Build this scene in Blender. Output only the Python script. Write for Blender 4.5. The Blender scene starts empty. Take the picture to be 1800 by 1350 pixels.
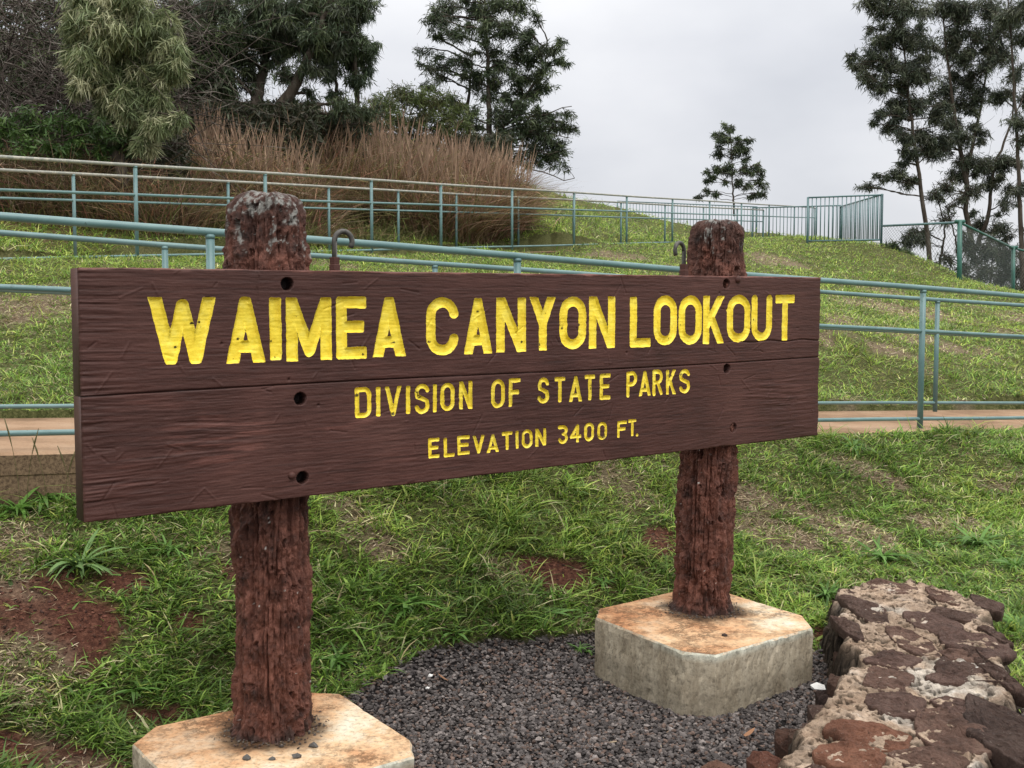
import bpy, math, random
import numpy as np
from mathutils import Vector
rng = np.random.default_rng(7)
random.seed(7)
sc = bpy.context.scene
COL = sc.collection

# ------------------------------------------------------------------ camera
F = 1850.0            # focal length in photo pixels (photo 1800 x 1350)
EYE = 1.43
PITCH = math.atan(114.0 / F)
cam_d = bpy.data.cameras.new('camera'); cam = bpy.data.objects.new('camera', cam_d); COL.objects.link(cam)
cam.location = (0, 0, EYE); cam.rotation_euler = (math.pi / 2 - PITCH, 0, 0)
cam_d.sensor_width = 36; cam_d.lens = 36 * F / 1800; cam_d.clip_start = 0.05; cam_d.clip_end = 3000
sc.camera = cam
cp, sp_ = math.cos(PITCH), math.sin(PITCH)

def ray(px, py):
    a = (px - 900) / F; b = -(py - 675) / F
    return np.array([a, cp + b * sp_, -sp_ + b * cp])
def at(px, py, D):
    d = ray(px, py); d = d * (D / d[1]); return np.array([d[0], d[1], EYE + d[2]])
def on_z(px, py, z):
    d = ray(px, py); d = d * ((z - EYE) / d[2]); return np.array([d[0], d[1], EYE + d[2]])

# ------------------------------------------------------------------ numpy noise
def _h(ix, iy, iz, seed):
    n = (ix.astype(np.int64) * 374761393 + iy.astype(np.int64) * 668265263 + iz.astype(np.int64) * 2147483647 + seed * 1274126177) & 0xffffffff
    n = ((n ^ (n >> 13)) * 1274126177) & 0xffffffff
    n = ((n ^ (n >> 16)) * 2246822519) & 0xffffffff
    return ((n ^ (n >> 15)) & 0xffffff) / float(0xffffff)
def noise(x, y, z=0.0, seed=0):
    x = np.asarray(x, float); y = np.asarray(y, float); z = np.asarray(z, float) + 0 * x
    ix, iy, iz = np.floor(x), np.floor(y), np.floor(z)
    fx, fy, fz = x - ix, y - iy, z - iz
    fx = fx * fx * (3 - 2 * fx); fy = fy * fy * (3 - 2 * fy); fz = fz * fz * (3 - 2 * fz)
    r = 0
    for dx in (0, 1):
        wx = fx if dx else 1 - fx
        for dy in (0, 1):
            wy = fy if dy else 1 - fy
            for dz in (0, 1):
                wz = fz if dz else 1 - fz
                r = r + wx * wy * wz * _h(ix + dx, iy + dy, iz + dz, seed)
    return r * 2 - 1
def fbm(x, y, z=0.0, seed=0, oct=4, gain=.5):
    r = 0; a = 1; s = 1; t = 0
    for o in range(oct):
        r = r + a * noise(np.asarray(x) * s + 17.3 * o, np.asarray(y) * s - 9.1 * o, np.asarray(z) * s, seed + o * 13); t += a; a *= gain; s *= 2.03
    return r / t * 1.5
def sstep(a, b, x):
    t = np.clip((x - a) / (b - a), 0, 1); return t * t * (3 - 2 * t)

# ------------------------------------------------------------------ mesh helpers
def tag(o, label=None, cat=None, group=None, kind=None):
    if label: o['label'] = label
    if cat: o['category'] = cat
    if group: o['group'] = group
    if kind: o['kind'] = kind
    return o
def empty(name, loc, label, cat, group=None):
    o = bpy.data.objects.new(name, None); COL.objects.link(o); o.location = [float(v) for v in loc]; o.empty_display_size = .1
    return tag(o, label, cat, group)
def build(name, V, Fs, mat, parent=None, tint=None, smooth=True, mats=None, midx=None):
    """V (N,3) world coordinates, Fs list of index arrays (M,k) or one array"""
    V = np.asarray(V, np.float64)
    if isinstance(Fs, np.ndarray): Fs = [Fs]
    off = np.array(parent.location[:]) if parent else np.zeros(3)
    if parent and parent.parent: off = off + np.array(parent.parent.location[:])
    me = bpy.data.meshes.new(name)
    me.vertices.add(len(V)); me.vertices.foreach_set('co', (V - off).astype(np.float32).ravel())
    tot = sum(f.size for f in Fs); np_ = sum(len(f) for f in Fs)
    me.loops.add(tot); me.polygons.add(np_)
    me.loops.foreach_set('vertex_index', np.concatenate([f.ravel() for f in Fs]).astype(np.int32))
    ls = []; c = 0
    for f in Fs:
        ls.append(c + np.arange(len(f)) * f.shape[1]); c += f.size
    me.polygons.foreach_set('loop_start', np.concatenate(ls).astype(np.int32))
    me.update(calc_edges=True)
    me.polygons.foreach_set('use_smooth', np.full(np_, bool(smooth)))
    for m in (mats or [mat]): me.materials.append(m)
    if midx is not None: me.polygons.foreach_set('material_index', np.asarray(midx, np.int32))
    if tint is not None:
        a = me.color_attributes.new('tint', 'FLOAT_COLOR', 'POINT')
        t = np.ones((len(V), 4), np.float32); t[:, :3] = tint; a.data.foreach_set('color', t.ravel())
    me.validate(); me.update()
    o = bpy.data.objects.new(name, me); COL.objects.link(o)
    if parent: o.parent = parent
    return o
class MB:
    def __init__(s): s.V = []; s.F = {}; s.n = 0; s.T = []
    def add(s, V, Fs, tint=None):
        V = np.asarray(V, float)
        if isinstance(Fs, np.ndarray): Fs = [Fs]
        for f in Fs: s.F.setdefault(f.shape[1], []).append(f + s.n)
        s.V.append(V); s.n += len(V)
        if tint is not None: s.T.append(np.broadcast_to(tint, (len(V), 3)))
    def build(s, name, mat, parent=None, smooth=True):
        return build(name, np.concatenate(s.V), [np.concatenate(v) for v in s.F.values()], mat, parent, np.concatenate(s.T) if s.T else None, smooth)
def norm(v): return v / (np.linalg.norm(v, axis=-1, keepdims=True) + 1e-12)
def vtubes(P, R, sides=6, cap=True):
    """P (N,K,3) centre lines, R (N,K)"""
    P = np.asarray(P, float); R = np.asarray(R, float)
    if P.ndim == 2: P = P[None]; R = R[None]
    N, K, _ = P.shape
    T = np.gradient(P, axis=1); T = norm(T)
    ref = np.tile(np.array([0.13, .21, 1.0]), (N, 1)); main = norm(P[:, -1] - P[:, 0])
    ref[np.abs((main * norm(ref)).sum(-1)) > .9] = (1, .1, .05)
    A = norm(np.cross(T, ref[:, None, :])); B = np.cross(T, A)
    th = np.arange(sides) * 2 * math.pi / sides
    V = P[:, :, None, :] + R[:, :, None, None] * (np.cos(th)[None, None, :, None] * A[:, :, None, :] + np.sin(th)[None, None, :, None] * B[:, :, None, :])
    V = V.reshape(-1, 3)
    n, k, s = np.meshgrid(np.arange(N), np.arange(K - 1), np.arange(sides), indexing='ij')
    b = (n * K + k) * sides; s2 = (s + 1) % sides
    Fq = np.stack([b + s, b + s2, b + sides + s2, b + sides + s], -1).reshape(-1, 4)
    Fs = [Fq]
    if cap and sides > 3:
        base = np.arange(N)[:, None] * K * sides
        Fs.append(base + np.arange(sides)[None, ::-1]); Fs.append(base + (K - 1) * sides + np.arange(sides)[None, :])
    return V, Fs
def strips(P, D, C, Wd, L, W, seg=2, prof=None, fold=0.0):
    """curved flat blades. P base, D dir, C curve vector, Wd width direction, L length, W width"""
    N = len(P); K = seg + 1
    s = np.linspace(0, 1, K)
    if prof is None: prof = np.sin(np.clip(s * .88 + .12, 0, 1) * math.pi) ** .7
    prof = np.array(prof, float)
    ctr = P[:, None, :] + L[:, None, None] * (D[:, None, :] * s[None, :, None] + C[:, None, :] * (s ** 2)[None, :, None])
    hw = (W[:, None] * .5 * prof[None, :])[..., None] * Wd[:, None, :]
    V = np.stack([ctr - hw, ctr + hw], 2).reshape(-1, 3)
    n, k = np.meshgrid(np.arange(N), np.arange(seg), indexing='ij')
    b = (n * K + k) * 2
    Fq = np.stack([b, b + 1, b + 3, b + 2], -1).reshape(-1, 4)
    return V, Fq, K * 2
def box(c0, c1):
    x0, y0, z0 = c0; x1, y1, z1 = c1
    V = np.array([(x, y, z) for z in (z0, z1) for y in (y0, y1) for x in (x0, x1)])
    return V, np.array([(0, 2, 3, 1), (4, 5, 7, 6), (0, 1, 5, 4), (2, 6, 7, 3), (0, 4, 6, 2), (1, 3, 7, 5)])
def prism(poly, z0, z1, bev=0.0):
    """extruded polygon (counter-clockwise seen from above) with a small bevel on top"""
    poly = np.asarray(poly, float); n = len(poly); c = poly.mean(0)
    d = poly - c; inn = c + d * (1 - bev / np.maximum(np.linalg.norm(d, axis=1, keepdims=True), 1e-6))
    zb = z1 - bev
    V = np.concatenate([np.c_[poly, np.full(n, z0)], np.c_[poly, np.full(n, zb)], np.c_[inn, np.full(n, z1)]])
    i = np.arange(n); j = (i + 1) % n
    return V, [np.concatenate([np.stack([i, j, j + n, i + n], 1), np.stack([i + n, j + n, j + 2 * n, i + 2 * n], 1)]), (2 * n + i)[None, :]]

# ------------------------------------------------------------------ materials
def mat_new(name, rough=.7, spec=.4):
    m = bpy.data.materials.new(name); m.use_nodes = True; nt = m.node_tree
    b = nt.nodes['Principled BSDF']; b.inputs['Roughness'].default_value = rough
    b.inputs['Specular IOR Level'].default_value = spec
    return m, nt, b
def N_(nt, t, **kw):
    n = nt.nodes.new(t)
    for k, v in kw.items():
        if k in n.inputs: n.inputs[k].default_value = v
        else: setattr(n, k, v)
    return n
def tex_noise(nt, scale, detail=6, rough=.6, co=None, stretch=None, typ='Object'):
    tc = nt.nodes.new('ShaderNodeTexCoord'); mp = nt.nodes.new('ShaderNodeMapping')
    nt.links.new(tc.outputs[typ], mp.inputs['Vector'])
    if stretch: mp.inputs['Scale'].default_value = stretch
    n = N_(nt, 'ShaderNodeTexNoise'); n.inputs['Scale'].default_value = scale; n.inputs['Detail'].default_value = detail; n.inputs['Roughness'].default_value = rough
    nt.links.new(mp.outputs[0], n.inputs['Vector']); return n
def ramp(nt, src, stops, interp='LINEAR'):
    r = nt.nodes.new('ShaderNodeValToRGB'); r.color_ramp.interpolation = interp
    el = r.color_ramp.elements
    while len(el) > 1: el.remove(el[0])
    el[0].position = stops[0][0]; el[0].color = (*stops[0][1], 1)
    for p, c in stops[1:]:
        e = el.new(p); e.color = (*c, 1)
    nt.links.new(src, r.inputs[0]); return r
def mixc(nt, a, b, fac, typ='MIX'):
    m = nt.nodes.new('ShaderNodeMix'); m.data_type = 'RGBA'; m.blend_type = typ
    for sock, v in ((m.inputs[6], a), (m.inputs[7], b)):
        if isinstance(v, tuple): sock.default_value = (*v, 1)
        else: nt.links.new(v, sock)
    if isinstance(fac, (int, float)): m.inputs[0].default_value = fac
    else: nt.links.new(fac, m.inputs[0])
    return m.outputs[2]
def bump(nt, bsdf, src, strength, dist):
    b = nt.nodes.new('ShaderNodeBump'); b.inputs['Strength'].default_value = strength; b.inputs['Distance'].default_value = dist
    nt.links.new(src, b.inputs['Height']); nt.links.new(b.outputs[0], bsdf.inputs['Normal']); return b
def g3(v): return (v, v, v)

def leaf_mat(name, trans=.35, rough=.55, spec=.25, mul=1.0):
    m, nt, b = mat_new(name, rough, spec)
    a = N_(nt, 'ShaderNodeAttribute', attribute_name='tint')
    col = a.outputs['Color']
    if mul != 1.0: col = mixc(nt, col, g3(mul), 1.0, 'MULTIPLY')
    nt.links.new(col, b.inputs['Base Color'])
    tr = nt.nodes.new('ShaderNodeBsdfTranslucent'); nt.links.new(col, tr.inputs['Color'])
    mx = nt.nodes.new('ShaderNodeMixShader'); mx.inputs[0].default_value = trans
    nt.links.new(b.outputs[0], mx.inputs[1]); nt.links.new(tr.outputs[0], mx.inputs[2])
    nt.links.new(mx.outputs[0], nt.nodes['Material Output'].inputs['Surface'])
    return m
M = {}
M['grass'] = leaf_mat('grass_blades', .35, .5, .3)
M['leaf'] = leaf_mat('tree_leaves', .25, .5, .35)
M['reed'] = leaf_mat('dry_reed', .3, .8, .1)

m, nt, b = mat_new('bark', .9, .1)
n = tex_noise(nt, 9, 6, .65, stretch=(1, 1, .3)); r = ramp(nt, n.outputs[0], [(.3, (.035, .027, .022)), (.55, (.08, .065, .052)), (.75, (.15, .13, .11))])
nt.links.new(r.outputs[0], b.inputs['Base Color']); M['bark'] = m
m, nt, b = mat_new('dead_wood', .9, .1)
n = tex_noise(nt, 3, 6, .65); r = ramp(nt, n.outputs[0], [(.38, (.030, .023, .020)), (.52, (.075, .060, .052)), (.66, (.26, .235, .21))])
nt.links.new(r.outputs[0], b.inputs['Base Color']); M['dead'] = m

# painted plank
m, nt, b = mat_new('brown_painted_wood', .5, .30)
g = tex_noise(nt, 1.0, 8, .7, stretch=(5, 5, 130)); g2 = tex_noise(nt, 3.5, 6, .6); g3n = tex_noise(nt, 120, 3, .6)
c = ramp(nt, g2.outputs[0], [(.25, (.046, .0185, .0145)), (.5, (.070, .0275, .0215)), (.78, (.100, .044, .035))])
c2 = ramp(nt, g.outputs[0], [(.32, g3(.62)), (.5, g3(1.0)), (.72, g3(1.3))])
col = mixc(nt, c.outputs[0], c2.outputs[0], .8, 'MULTIPLY')
at_ = N_(nt, 'ShaderNodeAttribute', attribute_name='tint'); col = mixc(nt, col, at_.outputs['Color'], 1.0, 'MULTIPLY')
nt.links.new(col, b.inputs['Base Color'])
rr = ramp(nt, g2.outputs[0], [(.3, g3(.48)), (.7, g3(.74))]); nt.links.new(rr.outputs[0], b.inputs['Roughness'])
hh = mixc(nt, g.outputs[0], g3n.outputs[0], .35); bump(nt, b, hh, .8, .003); M['plank'] = m
# yellow paint
m, nt, b = mat_new('yellow_paint', .5, .4)
n = tex_noise(nt, 25, 6, .65); n2 = tex_noise(nt, 9, 6, .75)
c = ramp(nt, n.outputs[0], [(.3, (.80, .58, .03)), (.5, (.90, .70, .05)), (.7, (.93, .77, .11))])
dr = ramp(nt, n2.outputs[0], [(.28, (.3, .18, .05)), (.39, (1, 1, 1))])
at_ = N_(nt, 'ShaderNodeAttribute', attribute_name='tint')
col = mixc(nt, mixc(nt, c.outputs[0], dr.outputs[0], .85, 'MULTIPLY'), at_.outputs['Color'], 1.0, 'MULTIPLY')
nt.links.new(col, b.inputs['Base Color'])
bump(nt, b, tex_noise(nt, 90, 5, .6).outputs[0], .5, .002); M['yellow'] = m
# post
m, nt, b = mat_new('rough_painted_log', .62, .35)
n = tex_noise(nt, 14, 8, .7)
c = ramp(nt, n.outputs[0], [(.32, (.030, .013, .010)), (.48, (.115, .043, .029)), (.68, (.215, .083, .056))])
at_ = N_(nt, 'ShaderNodeAttribute', attribute_name='tint')
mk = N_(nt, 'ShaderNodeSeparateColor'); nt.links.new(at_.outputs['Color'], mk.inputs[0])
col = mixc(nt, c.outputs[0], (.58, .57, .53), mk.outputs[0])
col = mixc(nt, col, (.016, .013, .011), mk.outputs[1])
nt.links.new(col, b.inputs['Base Color'])
bump(nt, b, tex_noise(nt, 60, 8, .75).outputs[0], .9, .01); M['post'] = m
# iron
m, nt, b = mat_new('rusty_iron', .55, .5); b.inputs['Metallic'].default_value = .3
c = ramp(nt, tex_noise(nt, 60, 5, .6).outputs[0], [(.35, (.05, .05, .046)), (.65, (.11, .10, .09))]); nt.links.new(c.outputs[0], b.inputs['Base Color']); M['iron'] = m
# black hole
m, nt, b = mat_new('bolt_hole', .9, .05); b.inputs['Base Color'].default_value = (.006, .005, .005, 1); M['hole'] = m
# concrete footing
m, nt, b = mat_new('stained_concrete', .85, .2)
tc = nt.nodes.new('ShaderNodeTexCoord')
n1 = tex_noise(nt, 2.6, 8, .68); n2 = tex_noise(nt, 60, 6, .7); n3 = tex_noise(nt, 9, 10, .75, stretch=(1, 1, .35))
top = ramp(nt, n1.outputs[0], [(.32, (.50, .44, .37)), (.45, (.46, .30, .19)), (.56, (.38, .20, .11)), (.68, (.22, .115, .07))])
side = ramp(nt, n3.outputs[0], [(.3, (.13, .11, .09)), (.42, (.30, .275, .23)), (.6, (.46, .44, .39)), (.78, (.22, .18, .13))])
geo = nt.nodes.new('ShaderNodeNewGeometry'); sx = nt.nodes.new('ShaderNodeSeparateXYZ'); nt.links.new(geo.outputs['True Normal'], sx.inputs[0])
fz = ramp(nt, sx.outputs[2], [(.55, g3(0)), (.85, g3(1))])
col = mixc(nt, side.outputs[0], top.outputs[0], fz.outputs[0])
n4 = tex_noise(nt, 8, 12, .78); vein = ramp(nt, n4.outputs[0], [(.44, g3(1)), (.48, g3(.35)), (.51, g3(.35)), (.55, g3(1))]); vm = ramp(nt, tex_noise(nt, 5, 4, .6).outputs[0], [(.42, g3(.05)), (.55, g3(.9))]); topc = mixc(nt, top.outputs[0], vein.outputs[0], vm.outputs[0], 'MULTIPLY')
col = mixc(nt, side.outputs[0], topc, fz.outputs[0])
sp = ramp(nt, n2.outputs[0], [(.36, g3(.5)), (.5, g3(1))]); col = mixc(nt, col, sp.outputs[0], .8, 'MULTIPLY')
at_ = N_(nt, 'ShaderNodeAttribute', attribute_name='tint'); col = mixc(nt, col, at_.outputs['Color'], 1.0, 'MULTIPLY')
nt.links.new(col, b.inputs['Base Color']); bump(nt, b, n2.outputs[0], .6, .006); M['concrete'] = m
# path concrete
m, nt, b = mat_new('red_stained_path', .9, .15)
n1 = tex_noise(nt, 2.0, 8, .6); n2 = tex_noise(nt, 70, 6, .7)
c = ramp(nt, n1.outputs[0], [(.3, (.17, .105, .062)), (.5, (.31, .20, .125)), (.75, (.40, .285, .195))])
c2 = ramp(nt, n2.outputs[0], [(.3, g3(.6)), (.55, g3(1))])
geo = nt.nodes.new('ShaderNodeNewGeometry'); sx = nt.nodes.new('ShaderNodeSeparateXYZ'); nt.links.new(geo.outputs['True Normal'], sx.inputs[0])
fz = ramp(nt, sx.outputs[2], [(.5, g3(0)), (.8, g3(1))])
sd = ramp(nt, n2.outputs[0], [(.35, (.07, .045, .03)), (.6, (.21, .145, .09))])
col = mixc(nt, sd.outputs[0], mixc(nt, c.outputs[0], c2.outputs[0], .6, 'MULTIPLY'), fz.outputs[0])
nt.links.new(col, b.inputs['Base Color']); bump(nt, b, n2.outputs[0], .5, .004); M['path'] = m
# teal rail paint
def rail_mat(name, c0, c1, worn):
    m, nt, b = mat_new(name, .42, .5)
    n = tex_noise(nt, 6, 6, .6); c = ramp(nt, n.outputs[0], [(.3, c0), (.7, c1)])
    n2 = tex_noise(nt, 14, 8, .75); w = ramp(nt, n2.outputs[0], [(.66 - worn, g3(0)), (.70 - worn * .7, g3(1))])
    col = mixc(nt, c.outputs[0], (.40, .38, .32), w.outputs[0])
    n3 = tex_noise(nt, 40, 4, .6); d = ramp(nt, n3.outputs[0], [(.28, (.35, .3, .25)), (.36, g3(1))]); col = mixc(nt, col, d.outputs[0], .7, 'MULTIPLY')
    nt.links.new(col, b.inputs['Base Color']); return m
M['rail'] = rail_mat('teal_rail_paint', (.085, .165, .17), (.14, .24, .24), 0)
M['railworn'] = rail_mat('worn_rail_paint', (.20, .22, .20), (.30, .29, .25), .15)
M['picket'] = rail_mat('teal_picket_paint', (.075, .15, .16), (.12, .21, .22), 0)
M['green'] = rail_mat('green_fence_paint', (.02, .10, .075), (.045, .15, .12), 0)
M['wire'] = rail_mat('grey_green_wire', (.05, .07, .065), (.10, .12, .11), 0)
# rocks
def rock_mat(name, cols, b_s=.9, speck=False):
    m, nt, b = mat_new(name, .85, .2)
    n = tex_noise(nt, 7, 8, .7); c = ramp(nt, n.outputs[0], cols)
    n2 = tex_noise(nt, 55, 6, .75); c2 = ramp(nt, n2.outputs[0], [(.3, g3(.55)), (.55, g3(1.0)), (.75, g3(1.25))])
    at_ = N_(nt, 'ShaderNodeAttribute', attribute_name='tint')
    col = mixc(nt, mixc(nt, c.outputs[0], c2.outputs[0], .9, 'MULTIPLY'), at_.outputs['Color'], 1.0, 'MULTIPLY')
    if speck:
        n3 = tex_noise(nt, 95, 5, .8); sk = ramp(nt, n3.outputs[0], [(.60, g3(0)), (.66, g3(.7))]); pm = ramp(nt, tex_noise(nt, 11, 4, .6).outputs[0], [(.42, g3(.1)), (.62, g3(1))])
        col = mixc(nt, col, (.34, .30, .26), mixc(nt, sk.outputs[0], pm.outputs[0], 1.0, 'MULTIPLY'))
    nt.links.new(col, b.inputs['Base Color']); bump(nt, b, n2.outputs[0], b_s, .02 if speck else .012); return m
M['stone'] = rock_mat('basalt_stone', [(.3, (.045, .030, .026)), (.5, (.095, .062, .052)), (.75, (.14, .10, .085))], 1.0, True)
M['mortar'] = rock_mat('rough_mortar', [(.3, (.20, .13, .09)), (.45, (.34, .25, .18)), (.6, (.47, .36, .275)), (.75, (.60, .53, .46))], 1.0)
M['gravel'] = rock_mat('dark_gravel', [(.3, g3(1)), (.7, g3(1))], .3)
# terrain
m, nt, b = mat_new('lawn_soil', .95, .1)
n1 = tex_noise(nt, 4.5, 8, .65); n2 = tex_noise(nt, 45, 8, .75)
soil = ramp(nt, n2.outputs[0], [(.34, (.028, .012, .009)), (.5, (.090, .036, .024)), (.64, (.17, .078, .052))])
th = ramp(nt, n2.outputs[0], [(.3, (.02, .022, .010)), (.5, (.075, .082, .028)), (.7, (.19, .175, .08))])
dry = ramp(nt, n2.outputs[0], [(.3, (.07, .05, .035)), (.55, (.22, .165, .115)), (.75, (.36, .28, .2))])
grv = ramp(nt, n2.outputs[0], [(.3, (.008, .007, .007)), (.7, (.03, .026, .026))])
at_ = N_(nt, 'ShaderNodeAttribute', attribute_name='tint'); mk = N_(nt, 'ShaderNodeSeparateColor'); nt.links.new(at_.outputs['Color'], mk.inputs[0])
col = mixc(nt, th.outputs[0], soil.outputs[0], mk.outputs[0]); col = mixc(nt, col, dry.outputs[0], mk.outputs[1]); col = mixc(nt, col, grv.outputs[0], mk.outputs[2])
nt.links.new(col, b.inputs['Base Color']); bump(nt, b, n2.outputs[0], .8, .03); M['terrain'] = m
m, nt, b = mat_new('white_scrap', .8, .2); b.inputs['Base Color'].default_value = (.75, .74, .72, 1); M['white'] = m

# ------------------------------------------------------------------ layout lines (metres, camera at x=0,y=0)
def lin(p0, p1, t): return np.asarray(p0) + (np.asarray(p1) - np.asarray(p0)) * np.asarray(t)[..., None]
NL0, NL1 = np.array([-2.29, 4.70]), np.array([3.02, 7.80])
FL0, FL1 = np.array([-3.00, 6.16]), np.array([3.75, 9.30])
UN0, UN1 = np.array([-4.41, 12.45]), np.array([1.27, 21.70])
UF0, UF1 = np.array([-5.57, 13.5]), np.array([2.57, 25.0])
def path_z(t): return EYE - .59 - .225 * t

# ------------------------------------------------------------------ terrain
ctrl = []
def cpx(px, py, D): ctrl.append(at(px, py, D))
def cw(x, y, zr): ctrl.append(np.array([x, y, EYE + zr]))
for a in [(600, 1215, 4.04), (0, 1350, 3.3), (-250, 1350, 3.1), (0, 1150, 3.80), (0, 1010, 4.12), (0, 880, 4.62), (130, 880, 4.75), (130, 1010, 4.2), (130, 1150, 3.85), (200, 1260, 3.62), (380, 1000, 4.5), (380, 1120, 4.1),
          (380, 880, 4.95), (600, 1000, 4.7), (600, 1100, 4.35), (800, 1165, 4.33), (800, 1050, 4.72), (800, 900, 5.3), (800, 830, 5.62), (1000, 1130, 4.62), (1200, 1120, 4.72), (1200, 1000, 5.2), (1200, 900, 5.9), (1200, 815, 6.55),
          (1430, 1190, 4.2), (1430, 1060, 5.0), (1430, 900, 6.2), (1430, 800, 7.1), (1600, 1000, 5.55), (1600, 900, 6.4), (1600, 820, 7.2), (1600, 765, 7.75), (1790, 1000, 5.4), (1800, 900, 6.6), (1800, 760, 8.3),
          (2100, 1000, 5.0), (2100, 760, 8.8),
          (0, 600, 8.3), (0, 500, 10.0), (0, 457, 10.9), (400, 560, 9.0), (400, 500, 11.0), (1000, 510, 13.5), (1000, 470, 17.), (1300, 540, 12.), (1300, 480, 18.), (1500, 600, 11.), (1500, 540, 14.5), (1500, 480, 20.),
          (1500, 430, 27.), (1420, 429, 24.4), (1550, 428, 23.6), (1330, 429, 33.), (1475, 429, 30.5), (1700, 600, 12.5), (1700, 525, 18.), (1690, 494, 22.), (1620, 462, 22.5), (1800, 540, 18.), (1800, 517, 22.), (1800, 620, 12.5),
          (600, 404, 19.6), (750, 404, 20.8), (880, 402, 22.), (300, 395, 15.8), (0, 400, 14.), (0, 250, 24), (300, 235, 24), (600, 250, 28), (850, 300, 30), (1000, 358, 34), (1100, 369, 36), (1250, 402, 35), (960, 385, 25)]: cpx(*a)
for t in (-.6, -.2, .2, .6, 1.0, 1.4):
    p = lin(NL0, NL1, t); d = .17 * (1 - float(sstep(.05, .5, t))) - .055
    cw(p[0] + .06, p[1] - .12, path_z(t) - EYE - d)
    p = lin(FL0, FL1, t); cw(p[0] - .08, p[1] + .2, path_z(t) - EYE + .02)
for t in (-.5, 0, .33, .66, 1, 1.33, 1.66, 2.0, 2.4):
    p = lin(UN0, UN1, t); cw(p[0], p[1], .73 + .78 * t)
for t in (-.3, 0, .33, .66, 1, 1.3):
    p = lin(UF0, UF1, t); cw(p[0], p[1], .80 + .89 * t)
for x in (-1.2, -.4, .4, 1.2):
    cw(x, 3.6, -1.46 - (.05 if x < 0 else 0)); cw(x, 2.6, -1.48)
    cw(x, -1, -1.5); cw(x, 1, -1.48)
for a in [(-6, 1, -1.3), (-6, 5, -.6), (6, 0, -1.5), (6, 4, -1.2), (12, 8, -1.0), (9, 14, -.3), (12, 20, -.1), (14, 28, -3.5), (20, 20, -2), (14, 31, -1.5), (12, 38, -5), (8, 45, -1), (-8, 9, .3), (-12, 6, .4), (-14, 14, 1.8), (-16, 24, 4.5), (-8, 34, 5.2), (0, 42, 5.0),
          (-20, 34, 5.5), (5, 50, 2.0), (-5, 50, 4.5), (20, 0, -2), (9.3, 18, .32)]: cw(*a)
ctrl = np.array(ctrl)
def _U(r2): return np.where(r2 > 0, .5 * r2 * np.log(r2 + 1e-12), 0)
_n = len(ctrl); _K = _U(((ctrl[:, None, :2] - ctrl[None, :, :2]) ** 2).sum(-1)) + np.eye(_n) * .25
_P = np.c_[np.ones(_n), ctrl[:, :2]]
_A = np.block([[_K, _P], [_P.T, np.zeros((3, 3))]])
_w = np.linalg.solve(_A, np.r_[ctrl[:, 2], np.zeros(3)])
def strip_tw(x, y, A0, A1):
    d = A1 - A0; L = np.linalg.norm(d); u = d / L; n = np.array([-u[1], u[0]])
    rx, ry = x - A0[0], y - A0[1]
    return (rx * u[0] + ry * u[1]) / L, rx * n[0] + ry * n[1]
def base_z(x, y):
    x = np.asarray(x, float).ravel(); y = np.asarray(y, float).ravel(); out = np.empty_like(x)
    for i in range(0, len(x), 20000):
        xs, ys = x[i:i + 20000], y[i:i + 20000]
        r2 = (xs[:, None] - ctrl[None, :, 0]) ** 2 + (ys[:, None] - ctrl[None, :, 1]) ** 2
        out[i:i + 20000] = _U(r2) @ _w[:_n] + _w[_n] + _w[_n + 1] * xs + _w[_n + 2] * ys
    return out
def lower_path(x, y, grow=0.0):
    t, w = strip_tw(x, y, NL0, NL1); _, w2 = strip_tw(x, y, FL0, FL1)
    return (w > -.08 - grow) & (w2 < .12 + grow) & (t > -1) & (t < 2), t
def upper_path(x, y, grow=0.0):
    t, w = strip_tw(x, y, UN0, UN1); t2, w2 = strip_tw(x, y, UF0, UF1)
    return (w > .0 - grow) & (w2 < .0 + grow) & (t > -1) & (t < 2.1), t
def gravel_mask(x, y):
    # world polygon of the gravel bed, soft edge by noise
    edge = np.interp(x, [-1.6, -1.2, -.9, -.655, -.37, 0, .4, 1.2, 1.6, 2.2], [3.25, 3.42, 3.66, 3.98, 4.33, 4.53, 4.66, 4.62, 4.1, 3.4])
    e = edge + .07 * fbm(x * 5, y * 5, seed=5, oct=4)
    return (y < e) & (x > -1.35 + .25 * fbm(x * 3, y * 3, seed=9)) & (x < 2.6)
def H(x, y):
    sh = np.shape(x); x = np.asarray(x, float).ravel(); y = np.asarray(y, float).ravel()
    cx, cy = np.clip(x, -22, 22), np.clip(y, -3, 52)
    z = base_z(cx, cy)
    out = np.hypot(x - cx, y - cy); z = z - 38 * sstep(0, 160, out) - .02 * out
    near = sstep(26, 8, y)
    rough = .020 * fbm(x * 2.2, y * 2.2, seed=3, oct=4) + .012 * fbm(x * 9, y * 9, seed=4, oct=2)
    g = gravel_mask(x, y)
    z = z + np.where(g, .004 * fbm(x * 6, y * 6, seed=8), rough * (.4 + .6 * near) * (1 + sstep(12, 24, y) * 1.5))
    t, w = strip_tw(x, y, NL0, NL1); zf = path_z(t) - .005 - np.clip(-.08 - w, 0, 4) * .34 - np.clip(-.08 - w, 0, 4) ** 2 * .30
    z = z + np.where((w < -.07) & (w > -3), sstep(.45, .62, t) * np.maximum(0, zf - z), 0)
    m, t = lower_path(x, y, .0); z = np.where(m, np.minimum(z, path_z(t) - .06), z)
    m, t = upper_path(x, y, .02); z = np.where(m, np.minimum(z, EYE + .73 + .78 * t - .16), z)
    return z.reshape(sh)
def hit(px, py, D0=2.5, D1=60):
    D = np.geomspace(D0, D1, 600); P = np.array([at(px, py, d) for d in D]); z = H(P[:, 0], P[:, 1])
    i = np.argmax(P[:, 2] <= z)
    return np.array([P[i, 0], P[i, 1], z[i]])

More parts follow.
